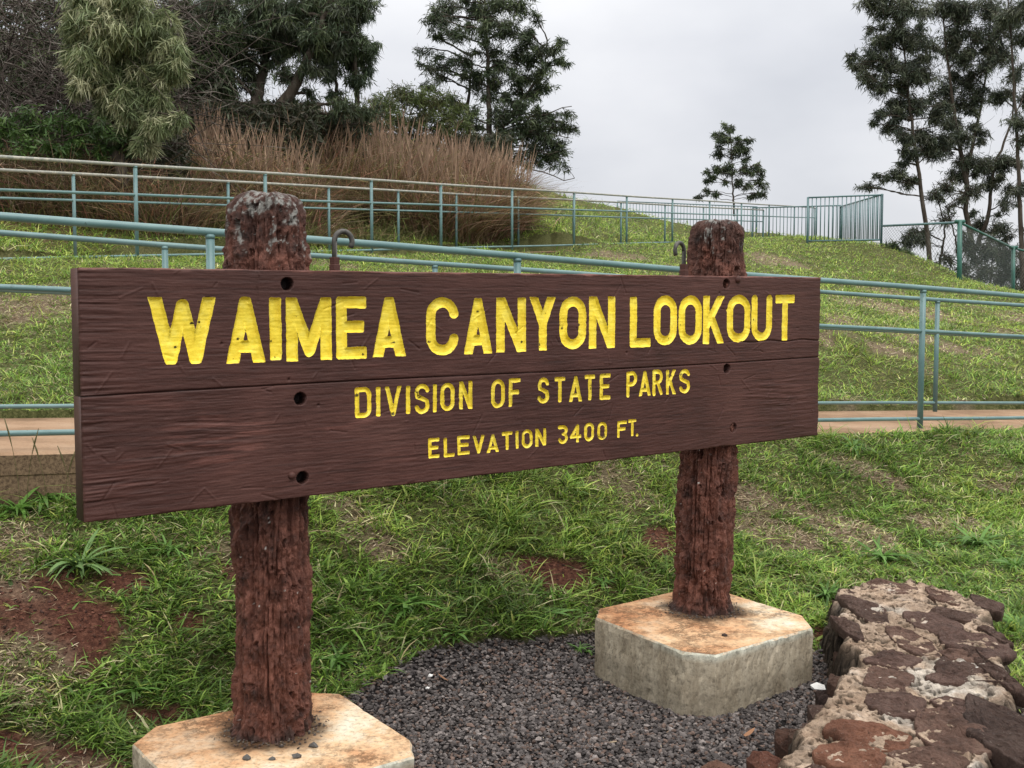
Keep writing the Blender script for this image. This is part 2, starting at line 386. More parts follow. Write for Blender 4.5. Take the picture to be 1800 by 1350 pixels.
# bare / dry patches given where they lie on the ground: (x, y, rx, ry, kind)
patches = []
def patch(px, py, rxp, ryp, kind, D0=2.5):
    c = hit(px, py, D0); a = hit(px + rxp, py, D0); q = hit(px, py - ryp, D0)
    patches.append((c[0], c[1], max(.04, abs(a[0] - c[0])), max(.05, abs(q[1] - c[1])), kind))
for a in [(60, 1075, 170, 75, 0), (215, 1030, 60, 30, 0), (980, 1003, 95, 28, 0), (1165, 950, 30, 16, 0), (60, 1330, 190, 45, 0), (250, 1270, 70, 25, 0), (1400, 905, 90, 22, 1), (1500, 950, 80, 25, 1), (1320, 880, 40, 25, 1),
          (660, 960, 50, 18, 1), (460, 1030, 60, 18, 0), (1380, 940, 60, 30, 1), (1520, 830, 50, 10, 1), (330, 1100, 30, 20, 0), (1460, 1130, 50, 30, 0), (1450, 1180, 40, 30, 0)]: patch(*a)
for a in [(60, 545, 90, 25, 1), (90, 595, 60, 15, 1), (20, 630, 40, 10, 1), (1060, 450, 30, 5, 1), (1100, 455, 50, 6, 1), (1345, 452, 24, 9, 1), (1370, 462, 40, 8, 1), (1560, 515, 30, 6, 1), (1480, 565, 30, 8, 1), (1570, 545, 80, 10, 1),
          (1650, 605, 60, 10, 1), (1450, 600, 20, 12, 1), (1580, 620, 40, 8, 1), (1790, 560, 40, 10, 1), (690, 455, 60, 3, 1)]: patch(*a, 9.0)
def bare(x, y):
    b0 = np.zeros_like(x); b1 = np.zeros_like(x)
    n = .55 * fbm(x * 5, y * 5, seed=21, oct=3)
    for cx, cy, rx, ry, k in patches:
        d = np.hypot((x - cx) / rx, (y - cy) / ry)
        v = sstep(1.25, .75, d + n)
        if k == 0: b0 = np.maximum(b0, v)
        else: b1 = np.maximum(b1, v * .85)
    m = .6 * sstep(.35, .75, fbm(x * 2.4, y * 2.4, seed=31, oct=5)); b1 = np.maximum(b1, m * sstep(26, 10, y))
    return b0, b1

def axis(a, b, h0, far, ratio=1.09):
    v = list(np.arange(a, b, h0)); h = h0; x = v[-1]
    while x < far[1]: h *= ratio; x += h; v.append(x)
    h = h0; x = v[0]; lo = []
    while x > far[0]: h *= ratio; x -= h; lo.append(x)
    return np.array(lo[::-1] + v)
xs = axis(-3.5, 4.5, .03, (-420, 420)); ys = axis(2.6, 8.2, .03, (-300, 500), 1.05)
X, Y = np.meshgrid(xs, ys); Z = H(X, Y)
b0, b1 = bare(X.ravel(), Y.ravel())
gm = gravel_mask(X.ravel(), Y.ravel()).astype(float)
under = sstep(0, 1.2, strip_tw(X.ravel(), Y.ravel(), UF0, UF1)[1]) * sstep(26, 22, Y.ravel() - X.ravel() * .5)
b0 = np.maximum(b0, .55 * under)
nx, ny = len(xs), len(ys); idx = np.arange(nx * ny).reshape(ny, nx)
Fq = np.stack([idx[:-1, :-1], idx[:-1, 1:], idx[1:, 1:], idx[1:, :-1]], -1).reshape(-1, 4)
o = build('ground', np.c_[X.ravel(), Y.ravel(), Z.ravel()], Fq, M['terrain'], None, np.c_[b0, b1, gm]); tag(o, kind='structure')

# ------------------------------------------------------------------ paths
def path_strip(name, A0, A1, B0, B1, zf, t0, t1, wa, wb, th):
    mb = MB(); ts = np.linspace(t0, t1, 60)
    u = norm(A1 - A0); nn = np.array([-u[1], u[0]])
    a = lin(A0, A1, ts) + nn * wa; bq = lin(B0, B1, ts) + nn * wb
    z = zf(ts); e = .012
    rows = [np.c_[a, z - th], np.c_[a, z - .105], np.c_[a - nn * .004, z - .10], np.c_[a - nn * .004, z - e], np.c_[a + nn * e, z]]
    for k in np.linspace(.1, .9, 5): rows.append(np.c_[a * (1 - k) + bq * k, z])
    rows += [np.c_[bq, z], np.c_[bq, z - th]]
    V = np.stack(rows, 0); R, K = V.shape[:2]; ix = np.arange(R * K).reshape(R, K)
    Fq = np.stack([ix[:-1, :-1], ix[:-1, 1:], ix[1:, 1:], ix[1:, :-1]], -1).reshape(-1, 4)
    o = build(name, V.reshape(-1, 3), Fq, M['path'], None, None, False); tag(o, kind='structure'); return o
path_strip('path', NL0, NL1, FL0, FL1, path_z, -.9, 1.9, -.09, .10, .45)
path_strip('path', UN0, UN1, UF0, UF1, lambda t: EYE + .73 + .78 * t - .10, -.8, 1.95, .05, -.05, .35)

# ------------------------------------------------------------------ railings
def seg_tube(p0, p1, r, sides=12, K=2):
    P = np.array(p0) + (np.array(p1) - np.array(p0)) * np.linspace(0, 1, K)[:, None]
    return vtubes(P, np.full(K, r), sides)
def railing(name, label, A0, A1, zt, zb, t0, t1, posts, r=(.0195, .0145, .021), top_mat='rail', midf=.326, sink=.12, bottom=True):
    def P(t, z): p = lin(A0, A1, t); return np.array([p[0], p[1], z])
    root = empty(name, P(t0, zb(t0) - .1), label, 'railing', 'teal pipe railings along the ramps')
    def rail(nm, zf, rad, m):
        ts = np.linspace(t0, t1, 24); pts = lin(A0, A1, ts); wob = .004 * np.sin(ts * 9 + rad * 900)
        V, Fs = vtubes(np.c_[pts, [zf(t) for t in ts] + wob], np.full(24, rad), 14); build(nm, V, Fs, M[m], root)
    rail('top_rail', zt, r[0], top_mat)
    rail('middle_rail', lambda t: zt(t) - (zt(t) - zb(t)) * midf, r[1], 'rail')
    if bottom: rail('bottom_rail', zb, r[1], 'rail')
    for t in posts:
        p0 = P(t, zb(t) - sink); p1 = P(t, zt(t) - r[0] * .6); mb = MB()
        mb.add(*seg_tube(p0, p1, r[2])); mb.add(*seg_tube(P(t, zt(t) - r[0] - .012), P(t, zt(t) - r[0] * .7), r[2] * 1.12)); mb.build('post', M['rail'], root)
    return root
lf = lambda a, b: (lambda t: EYE + a + (b - a) * t)
railing('railing', 'thick teal pipe railing on the near edge of the lower path behind the sign', NL0, NL1, lf(.46, .228), lf(-.513, -.742), -.62, 1.75, [.1535 + .2835 * k for k in range(-2, 6)], r=(.0195, .014, .0215))
railing('railing', 'teal pipe railing on the uphill edge of the lower path, second from the sign', FL0, FL1, lf(.503, .171), lf(-.513, -.742), -.4, 1.6, [-.12, .126, .3655, .58, .79, 1.0, 1.21, 1.42], r=(.0175, .014, .0195))
railing('railing', 'taller teal railing with pale worn top rail on the near edge of the upper ramp', UN0, UN1, lf(1.80, 2.58), lf(.74, 1.52), -.42, 2.62, [-.21, 0, .194, .40, .5676, .7765, 1.0, 1.23, 1.47, 1.70, 1.93, 2.16, 2.4, 2.62], r=(.020, .017, .024), top_mat='railworn', bottom=True)
railing('railing', 'far-side teal railing of the upper ramp, directly in front of the dry grass', UF0, UF1, lf(1.846, 2.74), lf(.80, 1.69), -.3, 1.62, [-.24, 0, .175, .32, .44, .556, .70, .85, 1.0, 1.16, 1.32, 1.48, 1.62], r=(.020, .016, .022), top_mat='railworn', bottom=False)

def picket_fence(label, a, b, hgt, n, frame=True, r=.011):
    """a, b ground points"""
    a = np.array(a); b = np.array(b)
    root = empty('picket_fence', a, label, 'fence', 'teal metal picket fences round the lookout platform')
    up = np.array([0, 0, 1.])
    for nm, zz in (('top_rail', hgt), ('bottom_rail', .07)):
        V, Fs = seg_tube(a + up * zz, b + up * zz, .02, 8); build(nm, V, Fs, M['picket'], root)
    for q in (a, b):
        V, Fs = seg_tube(q - up * .3, q + up * (hgt + .01), .028, 8); build('post', V, Fs, M['picket'], root)
    for k in range(1, n):
        q = a + (b - a) * k / n; V, Fs = seg_tube(q + up * .07, q + up * hgt, r, 6); build('picket', V, Fs, M['picket'], root)
Q1 = at(1322, 428, 33.); Q2 = at(1476, 429, 30.5); Q3 = at(1549, 427, 23.6); Q4 = at(1419, 429, 24.4)
picket_fence('long low teal picket fence behind the right sign post, along the hill crest', Q1, Q2, 1.10, 24)
picket_fence('teal picket panel rising toward the chain-link fence at the right end of the platform', Q2, Q3, 1.07, 27)
picket_fence('short teal picket panel with tall pickets closing the near side of the platform', Q4, Q3, 1.06, 17)
picket_fence('most distant teal picket fence seen between the upper rails left of the small tree', at(1085, 402, 40), at(1330, 412, 40), 1.03, 44)
# chain-link fence
C0, C1, C2, C3 = at(1553, 440, 24.), at(1687, 497, 22.), at(1781, 522, 26.), at(1860, 540, 27.)
root = empty('chain_link_fence', C0, 'green chain-link fence running downhill to the right of the picket fence', 'fence')
tops = [at(1553, 397, 24.), at(1687, 391, 22.), at(1781, 436, 26.), at(1860, 455, 27.)]; bots = [C0, C1, C2, C3]
for q, t in list(zip(bots, tops))[1:]:
    mb = MB(); mb.add(*seg_tube(q - np.array([0, 0, .4]), t + np.array([0, 0, .04]), .05, 10)); mb.add(*seg_tube(t + np.array([-.1, 0, 0.02]), t + np.array([.1, 0, .02]), .04, 8)); mb.build('post', M['green'], root)
for k in range(3):
    V, Fs = seg_tube(tops[k], tops[k + 1], .026, 8); build('top_rail', V, Fs, M['green'] if k else M['picket'], root)
    A, B, C, D_ = bots[k], bots[k + 1], tops[k], tops[k + 1]
    Lh = np.linalg.norm(B - A); Hh = np.mean([np.linalg.norm(C - A), np.linalg.norm(D_ - B)]) + .2; sp = .10
    segs = []
    for s in np.arange(-Hh, Lh + Hh, sp):
        for sg in (1, -1):
            s0, s1 = (s, s + sg * Hh); v0, v1 = 0., 1.
            t0, t1 = s0 / Lh, s1 / Lh
            def cl(t, o_t, v, ov):
                if t < 0: return 0., v + (ov - v) * (0 - t) / (o_t - t)
                if t > 1: return 1., v + (ov - v) * (1 - t) / (o_t - t)
                return t, v
            if max(t0, t1) <= 0 or min(t0, t1) >= 1: continue
            a_, va = cl(t0, t1, v0, v1); b_, vb = cl(t1, t0, v1, v0)
            f = lambda tt, vv: (A * (1 - tt) + B * tt) * (1 - vv) + (C * (1 - tt) + D_ * tt) * vv - np.array([0, 0, .15 * (1 - vv)])
            segs.append([f(a_, va), f(b_, vb)])
    V, Fs = vtubes(np.array(segs), np.full((len(segs), 2), .0026), 3); build('wire_mesh', V, Fs, M['wire'], root)

# ------------------------------------------------------------------ SIGN
uh = ray(3524, 515.6); tilt = uh[2] / np.hypot(uh[0], uh[1]); uh = np.array([uh[0], uh[1], 0]); uh /= np.linalg.norm(uh)
nb = np.array([-uh[1], uh[0], 0])            # away from the camera
TL = at(137, 468.5, 2.86)
def bpt(px, py):
    d = ray(px, py); o_ = np.array([0, 0, EYE]); k = (TL - o_) @ nb / (d @ nb); p = o_ + d * k - TL
    s = p @ uh; return np.array([s, p[2] - s * tilt])
W = (bpt(1444, 487)[0] + bpt(1438, 766)[0]) / 2; Hb = -bpt(147, 921)[1]
print('board', W, Hb, bpt(1438, 766), bpt(147, 921), bpt(1444, 487))
PR = at(478, 900, 3.36); PL_top = None
sign = empty('park_sign', (0, 3.7, 0), 'large brown wooden sign with carved yellow letters on two log posts', 'sign')

G = {}
def arc(cx, cy, rx, ry, a0, a1, n=10):
    return [(cx + rx * math.cos(math.radians(a0 + (a1 - a0) * i / n)), cy + ry * math.sin(math.radians(a0 + (a1 - a0) * i / n))) for i in range(n + 1)]
# glyph strokes in a unit box of stroke centre lines
def rrect(ry=.28):
    return arc(.5, 1 - ry, .5, ry, 0, 180) + arc(.5, ry, .5, ry, 180, 360) + [(1, 1 - ry)]
G['O'] = G['0'] = [rrect()]
G['W'] = [[(0, 1), (.27, .075), (.5, .87), (.73, .075), (1, 1)]]
G['A'] = [[(0, 0), (.5, .93), (1, 0)], [(.17, .25), (.83, .25)]]
G['I'] = [[(.5, 0), (.5, 1)]]
G['M'] = [[(0, 0), (0, .95), (.5, .16), (1, .95), (1, 0)]]
G['E'] = [[(1, 1), (0, 1), (0, 0), (1, 0)], [(0, .52), (.88, .52)]]
G['F'] = [[(1, 1), (0, 1), (0, 0)], [(0, .52), (.85, .52)]]
G['C'] = [arc(.5, .72, .5, .28, 10, 180) + arc(.5, .28, .5, .28, 180, 350)]
G['N'] = [[(0, 0), (0, 1), (1, 0), (1, 1)]]
G['Y'] = [[(0, 1), (.5, .5), (1, 1)], [(.5, .5), (.5, 0)]]
G['L'] = [[(0, 1), (0, 0), (1, 0)]]
G['K'] = [[(0, 0), (0, 1)], [(1, 1), (.05, .38)], [(.33, .56), (1, 0)]]
G['U'] = [[(0, 1)] + arc(.5, .28, .5, .28, 180, 360) + [(1, 1)]]
G['T'] = [[(0, 1), (1, 1)], [(.5, 1), (.5, 0)]]
G['D'] = [[(0, 0), (0, 1), (.6, 1)] + arc(.6, .75, .4, .25, 90, 0, 5) + arc(.6, .25, .4, .25, 0, -90, 5) + [(0, 0)]]
G['V'] = [[(0, 1), (.5, .07), (1, 1)]]
G['S'] = [arc(.5, .76, .5, .24, 15, 180, 7) + [(.08, .6), (.92, .42)] + arc(.5, .24, .5, .24, 0, -165, 7)]
G['P'] = [[(0, 0), (0, 1), (.55, 1)] + arc(.55, .755, .45, .245, 90, -90, 8) + [(0, .51)]]
G['R'] = [[(0, 0), (0, 1), (.55, 1)] + arc(.55, .755, .45, .245, 90, -90, 8) + [(0, .51)], [(.5, .51), (1, 0)]]
G['3'] = [[(0, 1), (.6, 1)] + arc(.55, .77, .42, .23, 90, -90, 7) + arc(.5, .27, .5, .27, 90, -160, 9)]
G['4'] = [[(.7, 0), (.7, 1), (0, .3), (1, .3)]]
G['.'] = [[(.5, .5), (.5, .52)]]
LET = [  # char, x0, x1, ytop, ybottom in photo pixels
    ('W', 261, 380, 522, 640), ('A', 397, 466, 522, 638), ('I', 473, 496, 522, 634), ('M', 503, 583, 523, 634), ('E', 591, 646, 522, 630), ('A', 655, 713, 522, 627),
    ('C', 749, 806, 523, 624), ('A', 815, 865, 524, 622), ('N', 872, 924, 523, 619), ('Y', 931, 976, 522, 616), ('O', 983, 1030, 522, 613), ('N', 1035, 1081, 521, 612),
    ('L', 1107, 1145, 521, 610), ('O', 1149, 1190, 520, 606), ('O', 1193, 1234, 520, 605), ('K', 1236, 1273, 520, 604), ('O', 1278, 1319, 519, 601), ('U', 1321, 1357, 519, 599), ('T', 1362, 1397, 519, 599),
    ('D', 624, 653, 681, 734), ('I', 661, 669, 680, 732), ('V', 677, 706, 679, 731), ('I', 714, 721, 678, 728), ('S', 729, 755, 675, 727), ('I', 761, 768, 675, 725), ('O', 774, 799, 673, 722), ('N', 807, 830, 670, 719),
    ('O', 863, 887, 667, 717), ('F', 894, 915, 665, 715), ('S', 945, 965, 664, 709), ('T', 974, 994, 663, 707), ('A', 1000, 1023, 661, 706), ('T', 1027, 1046, 659, 704), ('E', 1054, 1073, 657, 702),
    ('P', 1101, 1120, 653, 698), ('A', 1123, 1144, 652, 696), ('R', 1147, 1165, 650, 695), ('K', 1171, 1188, 650, 693), ('S', 1194, 1213, 649, 691),
    ('E', 753, 773, 770, 805), ('L', 780, 799, 769, 803), ('E', 804, 826, 766, 799), ('V', 831, 852, 765, 797), ('A', 856, 877, 763, 795), ('T', 882, 901, 759, 791), ('I', 905, 913, 757, 789), ('O', 917, 936, 755, 787), ('N', 941, 960, 753, 784),
    ('3', 981, 998, 748, 780), ('4', 1002, 1022, 746, 778), ('0', 1027, 1044, 743, 775), ('0', 1050, 1067, 742, 773), ('F', 1085, 1102, 740, 769), ('T', 1104, 1119, 737, 767), ('.', 1118, 1122, 762, 767)]
cell = .00235
gx, gy = int(W / cell), int(Hb / cell)
S1 = np.linspace(0, W, gx + 1); T1 = np.linspace(-Hb, 0, gy + 1)
S, T = np.meshgrid(S1, T1)
sdf = np.full(S.shape, 1.0); lid = np.full(S.shape, -1)
def seg_d(px, py, a, b):
    ax, ay = a; bx, by = b; dx, dy = bx - ax, by - ay; l2 = dx * dx + dy * dy + 1e-12
    t = np.clip(((px - ax) * dx + (py - ay) * dy) / l2, 0, 1); return np.hypot(px - ax - t * dx, py - ay - t * dy)
def seg_box(px, py, a, b, hw):
    """square-ended stroke"""
    ax, ay = a; bx, by = b; dx, dy = bx - ax, by - ay; L = math.hypot(dx, dy) + 1e-9
    u = ((px - ax) * dx + (py - ay) * dy) / L; v = np.abs(-(px - ax) * dy + (py - ay) * dx) / L
    qx = np.maximum(-u, u - L) ; qy = v - hw; rr = min(.006, hw * .5)
    qx = qx - hw * .82 + rr; qy = qy + rr
    return np.hypot(np.maximum(qx, 0), np.maximum(qy, 0)) + np.minimum(np.maximum(qx, qy), 0) - rr
for i, (ch, x0, x1, y0, y1) in enumerate(LET):
    big = i < 19; mid = 19 <= i < 39
    xc = (x0 + x1) / 2
    tl = bpt(x0, (y0 + y1) / 2); tr = bpt(x1, (y0 + y1) / 2); tp = bpt(xc, y0); bt = bpt(xc, y1)
    hw = (.0190 if i < 6 else .0178) if big else (.0076 if mid else .0062)
    sx0, sx1, t0, t1 = tl[0], tr[0], bt[1], tp[1]
    pad = hw
    if ch in 'I.': a0, a1 = (sx0 + sx1) / 2, (sx0 + sx1) / 2
    else: a0, a1 = sx0 + pad, sx1 - pad
    q0, q1 = t0 + pad * .9, t1 - pad * .9
    if ch == '.': q0 = q1 = (t0 + t1) / 2; hw *= 1.1
    if ch in 'WAMNVKY': q0, q1 = t0, t1
    m_ = (S > sx0 - .03) & (S < sx1 + .03) & (T > t0 - .03) & (T < t1 + .03)
    px_, py_ = S[m_], T[m_]; wob = .0010 * fbm(px_ * 60, py_ * 60, seed=41, oct=2)
    d = np.full(px_.shape, 9.)
    for st in G[ch]:
        pts = [(a0 + (a1 - a0) * u, q0 + (q1 - q0) * v) for u, v in st]
        curved = len(pts) > 6 or ch in 'WAMNVKY.' 
        for p, q in zip(pts[:-1], pts[1:]):
            dd = seg_d(px_, py_, p, q) - hw if curved else seg_box(px_, py_, p, q, hw)
            d = np.minimum(d, dd)
    # keep pointed letters inside their line
    if ch in 'WAMNVKY': d = np.maximum(d, np.maximum(py_ - t1, t0 - py_)); d = np.maximum(d, np.maximum(px_ - sx1 - .001, sx0 - .001 - px_))
    d = d + wob
    cur = sdf[m_]; cl_ = lid[m_]; up_ = d < cur; cur[up_] = d[up_]; cl_[up_] = i; sdf[m_] = cur; lid[m_] = cl_
# snap grid points onto letter outlines
gyv, gxv = np.gradient(sdf, T1[1] - T1[0], S1[1] - S1[0]); gl = gxv ** 2 + gyv ** 2 + 1e-6
mv = (np.abs(sdf) < cell * .72) & (gl > .2)
SS = np.where(mv, S - sdf * gxv / gl, S); TT = np.where(mv, T - sdf * gyv / gl, T); sd2 = np.where(mv, 0, sdf)
SS[:, 0] = 0; SS[:, -1] = W; TT[0] = -Hb; TT[-1] = 0
bigm = (lid >= 0) & (lid < 19)
gd = np.where(bigm, .0085, .0055); gw = np.where(bigm, .0075, .0050)
depth = gd * sstep(0, 1, np.clip(-sd2, 0, 9) / gw)
inside = sd2 < 0
# rough hand-carved bottom
depth = depth + np.where(inside, .0012 * fbm(S * 40, T * 40, seed=50, oct=3), 0)
seam = -Hb * .503 + .004 * np.sin(S * 2.1)
lowp = T < seam
gr = np.where(lowp, fbm(S * 5 + .5 * fbm(S * 2, T * 4, seed=61), T * 120 + 2.6 * fbm(S * 1.5, T * 5, seed=60), seed=62, oct=3), fbm(S * 3.5, T * 150 + .9 * fbm(S * 1.2, T * 4, seed=64), seed=63, oct=3))
amp = .0005 + .0005 * sstep(.1, .6, fbm(S * 3, T * 5, seed=65)) + .0012 * sstep(.12, .0, S)
for (cx, cy, rx, ry) in [(330, 775, 60, 45), (440, 760, 60, 40), (230, 850, 70, 40), (190, 560, 30, 50), (1370, 690, 60, 30)]:
    c = bpt(cx, cy); e = bpt(cx + rx, cy); f_ = bpt(cx, cy - ry)
    dd = np.hypot((S - c[0]) / (e[0] - c[0]), (T - c[1]) / (f_[1] - c[1])) + .5 * fbm(S * 14, T * 9, seed=66)
    amp = amp + .0013 * sstep(1.1, .6, dd)
depth = depth + np.where(inside, .25, 1) * amp * gr + .0012 * fbm(S * 1.2, T * 3, seed=67) + .0005 * fbm(S * 30, T * 260, seed=68, oct=2)
# random dents and scratches
r_ = random.Random(4)
for _ in range(120):
    cx, cy = r_.uniform(0, W), r_.uniform(-Hb, 0); a_ = r_.uniform(0, 3.14); ln = r_.uniform(.01, .07)
    m_ = (np.abs(S - cx) < ln + .01) & (np.abs(T - cy) < ln + .01)
    dd = seg_d(S[m_], T[m_], (cx - math.cos(a_) * ln / 2, cy - math.sin(a_) * ln / 2), (cx + math.cos(a_) * ln / 2, cy + math.sin(a_) * ln / 2))
    depth[m_] += r_.choice([-.7, 1]) * .0022 * np.exp(-(dd / .0028) ** 2)
depth += .006 * np.exp(-((T - seam) / .0020) ** 2)
c0 = bpt(1265, 602); c1 = bpt(1442, 597)
dd = np.abs(T - (c0[1] + (S - c0[0]) * (c1[1] - c0[1]) / (c1[0] - c0[0]) + .003 * np.sin(S * 30))); depth += np.where(S > c0[0], .008 * sstep(0, .15, S - c0[0]) * np.exp(-(dd / .0022) ** 2), 0)
tintb = np.ones(S.shape)
holes = [(505, 499, 1), (528, 701, 1), (532, 840, 1), (1277, 499, 1), (1278, 648, 1), (1289, 752, 1)]
hole_m = np.zeros(S.shape, bool)
for hx, hy, k in holes:
    c = bpt(hx, hy); r = np.hypot(S - c[0], T - c[1]); R0 = .0185
    depth += .045 * sstep(R0 + .0018, R0 - .0012, r); hole_m |= r < R0; tintb = np.where(r < R0 + .001, .22, tintb)
for hx, hy in [(508, 667), (945, 702), (1278, 545), (1102, 620), (1265, 515), (390, 604), (560, 712)]:
    c = bpt(hx, hy); r = np.hypot(S - c[0], T - c[1]); depth += .006 * np.exp(-(r / .004) ** 2)
for hx, hy in [(420, 596), (338, 568), (351, 566), (640, 623), (1020, 571), (919, 601), (1327, 562), (310, 610), (478, 600)]:
    c = bpt(hx, hy); r = np.hypot(S - c[0], T - c[1]); tintb = np.where(r < .0042, .04, tintb)
# rounded arrises, small chips along the edges
ed = np.minimum(np.minimum(S, W - S), np.minimum(-T, T + Hb)); chip = .006 + .006 * np.clip(fbm(S * 18, T * 18, seed=70), -1, 1)
ex = np.clip(1 - ed / np.maximum(chip, .002), 0, 1); depth += .009 * ex ** 2
cor = np.hypot(np.maximum(S - (W - .03), 0), np.maximum(-Hb + .03 - T, 0))
# paler strip along the top edge
tintb = np.where((T > -.007 + .005 * fbm(S * 14, T * 0, seed=71)) & (tintb > .5), 1.9, tintb)
tintb = np.where((~inside) & (np.exp(-((T - seam) / .0022) ** 2) > .4), tintb * .55, tintb)
for (cx, cy, rx, ry, q) in [(390, 775, 110, 55, .55), (600, 740, 70, 20, .3), (300, 700, 60, 18, .3), (220, 850, 60, 40, .25), (1100, 735, 90, 30, .18), (1370, 560, 60, 50, .2), (700, 800, 60, 30, .2)]:
    c = bpt(cx, cy); e = bpt(cx + rx, cy); f_ = bpt(cx, cy - ry)
    dd = np.hypot((S - c[0]) / (e[0] - c[0]), (T - c[1]) / (f_[1] - c[1])) + .5 * fbm(S * 9, T * 7, seed=75)
    tintb = tintb * (1 + q * 1.5 * sstep(1.1, .4, dd) * sstep(-.1, .5, fbm(S * 8, T * 130, seed=76, oct=4)) * (~inside))
tintb = tintb * (1 + .18 * fbm(S * 1.3, T * 4, seed=77, oct=4)) * np.where(inside, 1, 1 - .30 * sstep(.35, .9, fbm(S * 5, T * 160, seed=78, oct=4)))
tintb = np.where(inside & (-sdf < .0022), tintb * .72, tintb)
chipm = inside & (fbm(S * 30, T * 30, seed=79, oct=4) > np.where(bigm, .92, .78)); tintb = np.where(chipm, .10, tintb)
zz = T + S * tilt
TTz = TT + SS * tilt
base = TL[None, None, :]
Pf = base + SS[..., None] * uh + TTz[..., None] * np.array([0, 0, 1.]) + depth[..., None] * nb
# board thins toward edge outlines: edge jitter
Pf[-1, :, 2] -= .002 + .002 * fbm(S[-1] * 9, S[-1] * 0, seed=72)
Pf[0, :, 2] += .002 + .002 * fbm(S[0] * 9, S[0] * 0, seed=73)
ix = np.arange(S.size).reshape(S.shape)
Fq = np.stack([ix[:-1, :-1], ix[:-1, 1:], ix[1:, 1:], ix[1:, :-1]], -1).reshape(-1, 4)
fl = np.where((sd2.ravel()[Fq].mean(1) < 0), np.max(np.where(sd2.ravel()[Fq] < 0, lid.ravel()[Fq], -1), 1), -1)
low = (T.ravel()[Fq].mean(1) < seam.ravel()[Fq].mean(1))
Vf = Pf.reshape(-1, 3); tb = np.repeat(tintb.ravel()[:, None], 3, 1)
def submesh(name, faces, mat, parent, extra=None, smooth=True):
    u, inv = np.unique(faces, return_inverse=True); inv = inv.reshape(faces.shape)
    V = Vf[u]; t = tb[u]; Fs = inv
    if extra is not None:
        ev, ef = extra; Fs = np.concatenate([inv, ef + len(V)]); V = np.concatenate([V, ev]); t = np.concatenate([t, np.ones((len(ev), 3))])
    return build(name, V, Fs, mat, parent, t, smooth)
TH = .088
def plank_sides(t0, t1):
    """back and four sides of a plank between two heights"""
    f = .0085
    pts = []
    for s, sg in ((0, 0), (W, 0)):
        for t in (t0, t1):
            for d in (f, TH): pts.append(TL + s * uh + np.array([0, 0, t + s * tilt]) + nb * d)
    p = np.array(pts)  # s0t0f s0t0b s0t1f s0t1b s1t0f s1t0b s1t1f s1t1b
    return p, np.array([(0, 2, 3, 1), (4, 5, 7, 6), (0, 1, 5, 4), (2, 6, 7, 3), (1, 3, 7, 5)])
e1 = plank_sides(-Hb + .0025, -Hb * .503 - .001); e2 = plank_sides(-Hb * .503 + .001, -.0025)
submesh('plank', Fq[(fl < 0) & low], M['plank'], sign, e1)['label'] = 'lower brown plank'
submesh('plank', Fq[(fl < 0) & ~low], M['plank'], sign, e2)['label'] = 'upper brown plank'
for i, L_ in enumerate(LET):
    f_ = Fq[fl == i]
    if len(f_): submesh('letter', f_, M['yellow'], sign)
# small bolt heads
for hx, hy, rr in [(1297, 491, .016), (513, 836, .012)]:
    c = bpt(hx, hy); q = TL + c[0] * uh + np.array([0, 0, c[1] + c[0] * tilt])
    a_ = np.linspace(0, math.pi / 2, 5); P = np.array([q - nb * (rr * .75 * math.sin(v)) for v in a_]); V, Fs = vtubes(np.concatenate([[q + nb * .004], P]), np.r_[rr, rr * np.cos(a_) + 1e-4], 12); build('bolt_head', V, Fs, M['plank'], sign, np.ones((len(V), 3)))

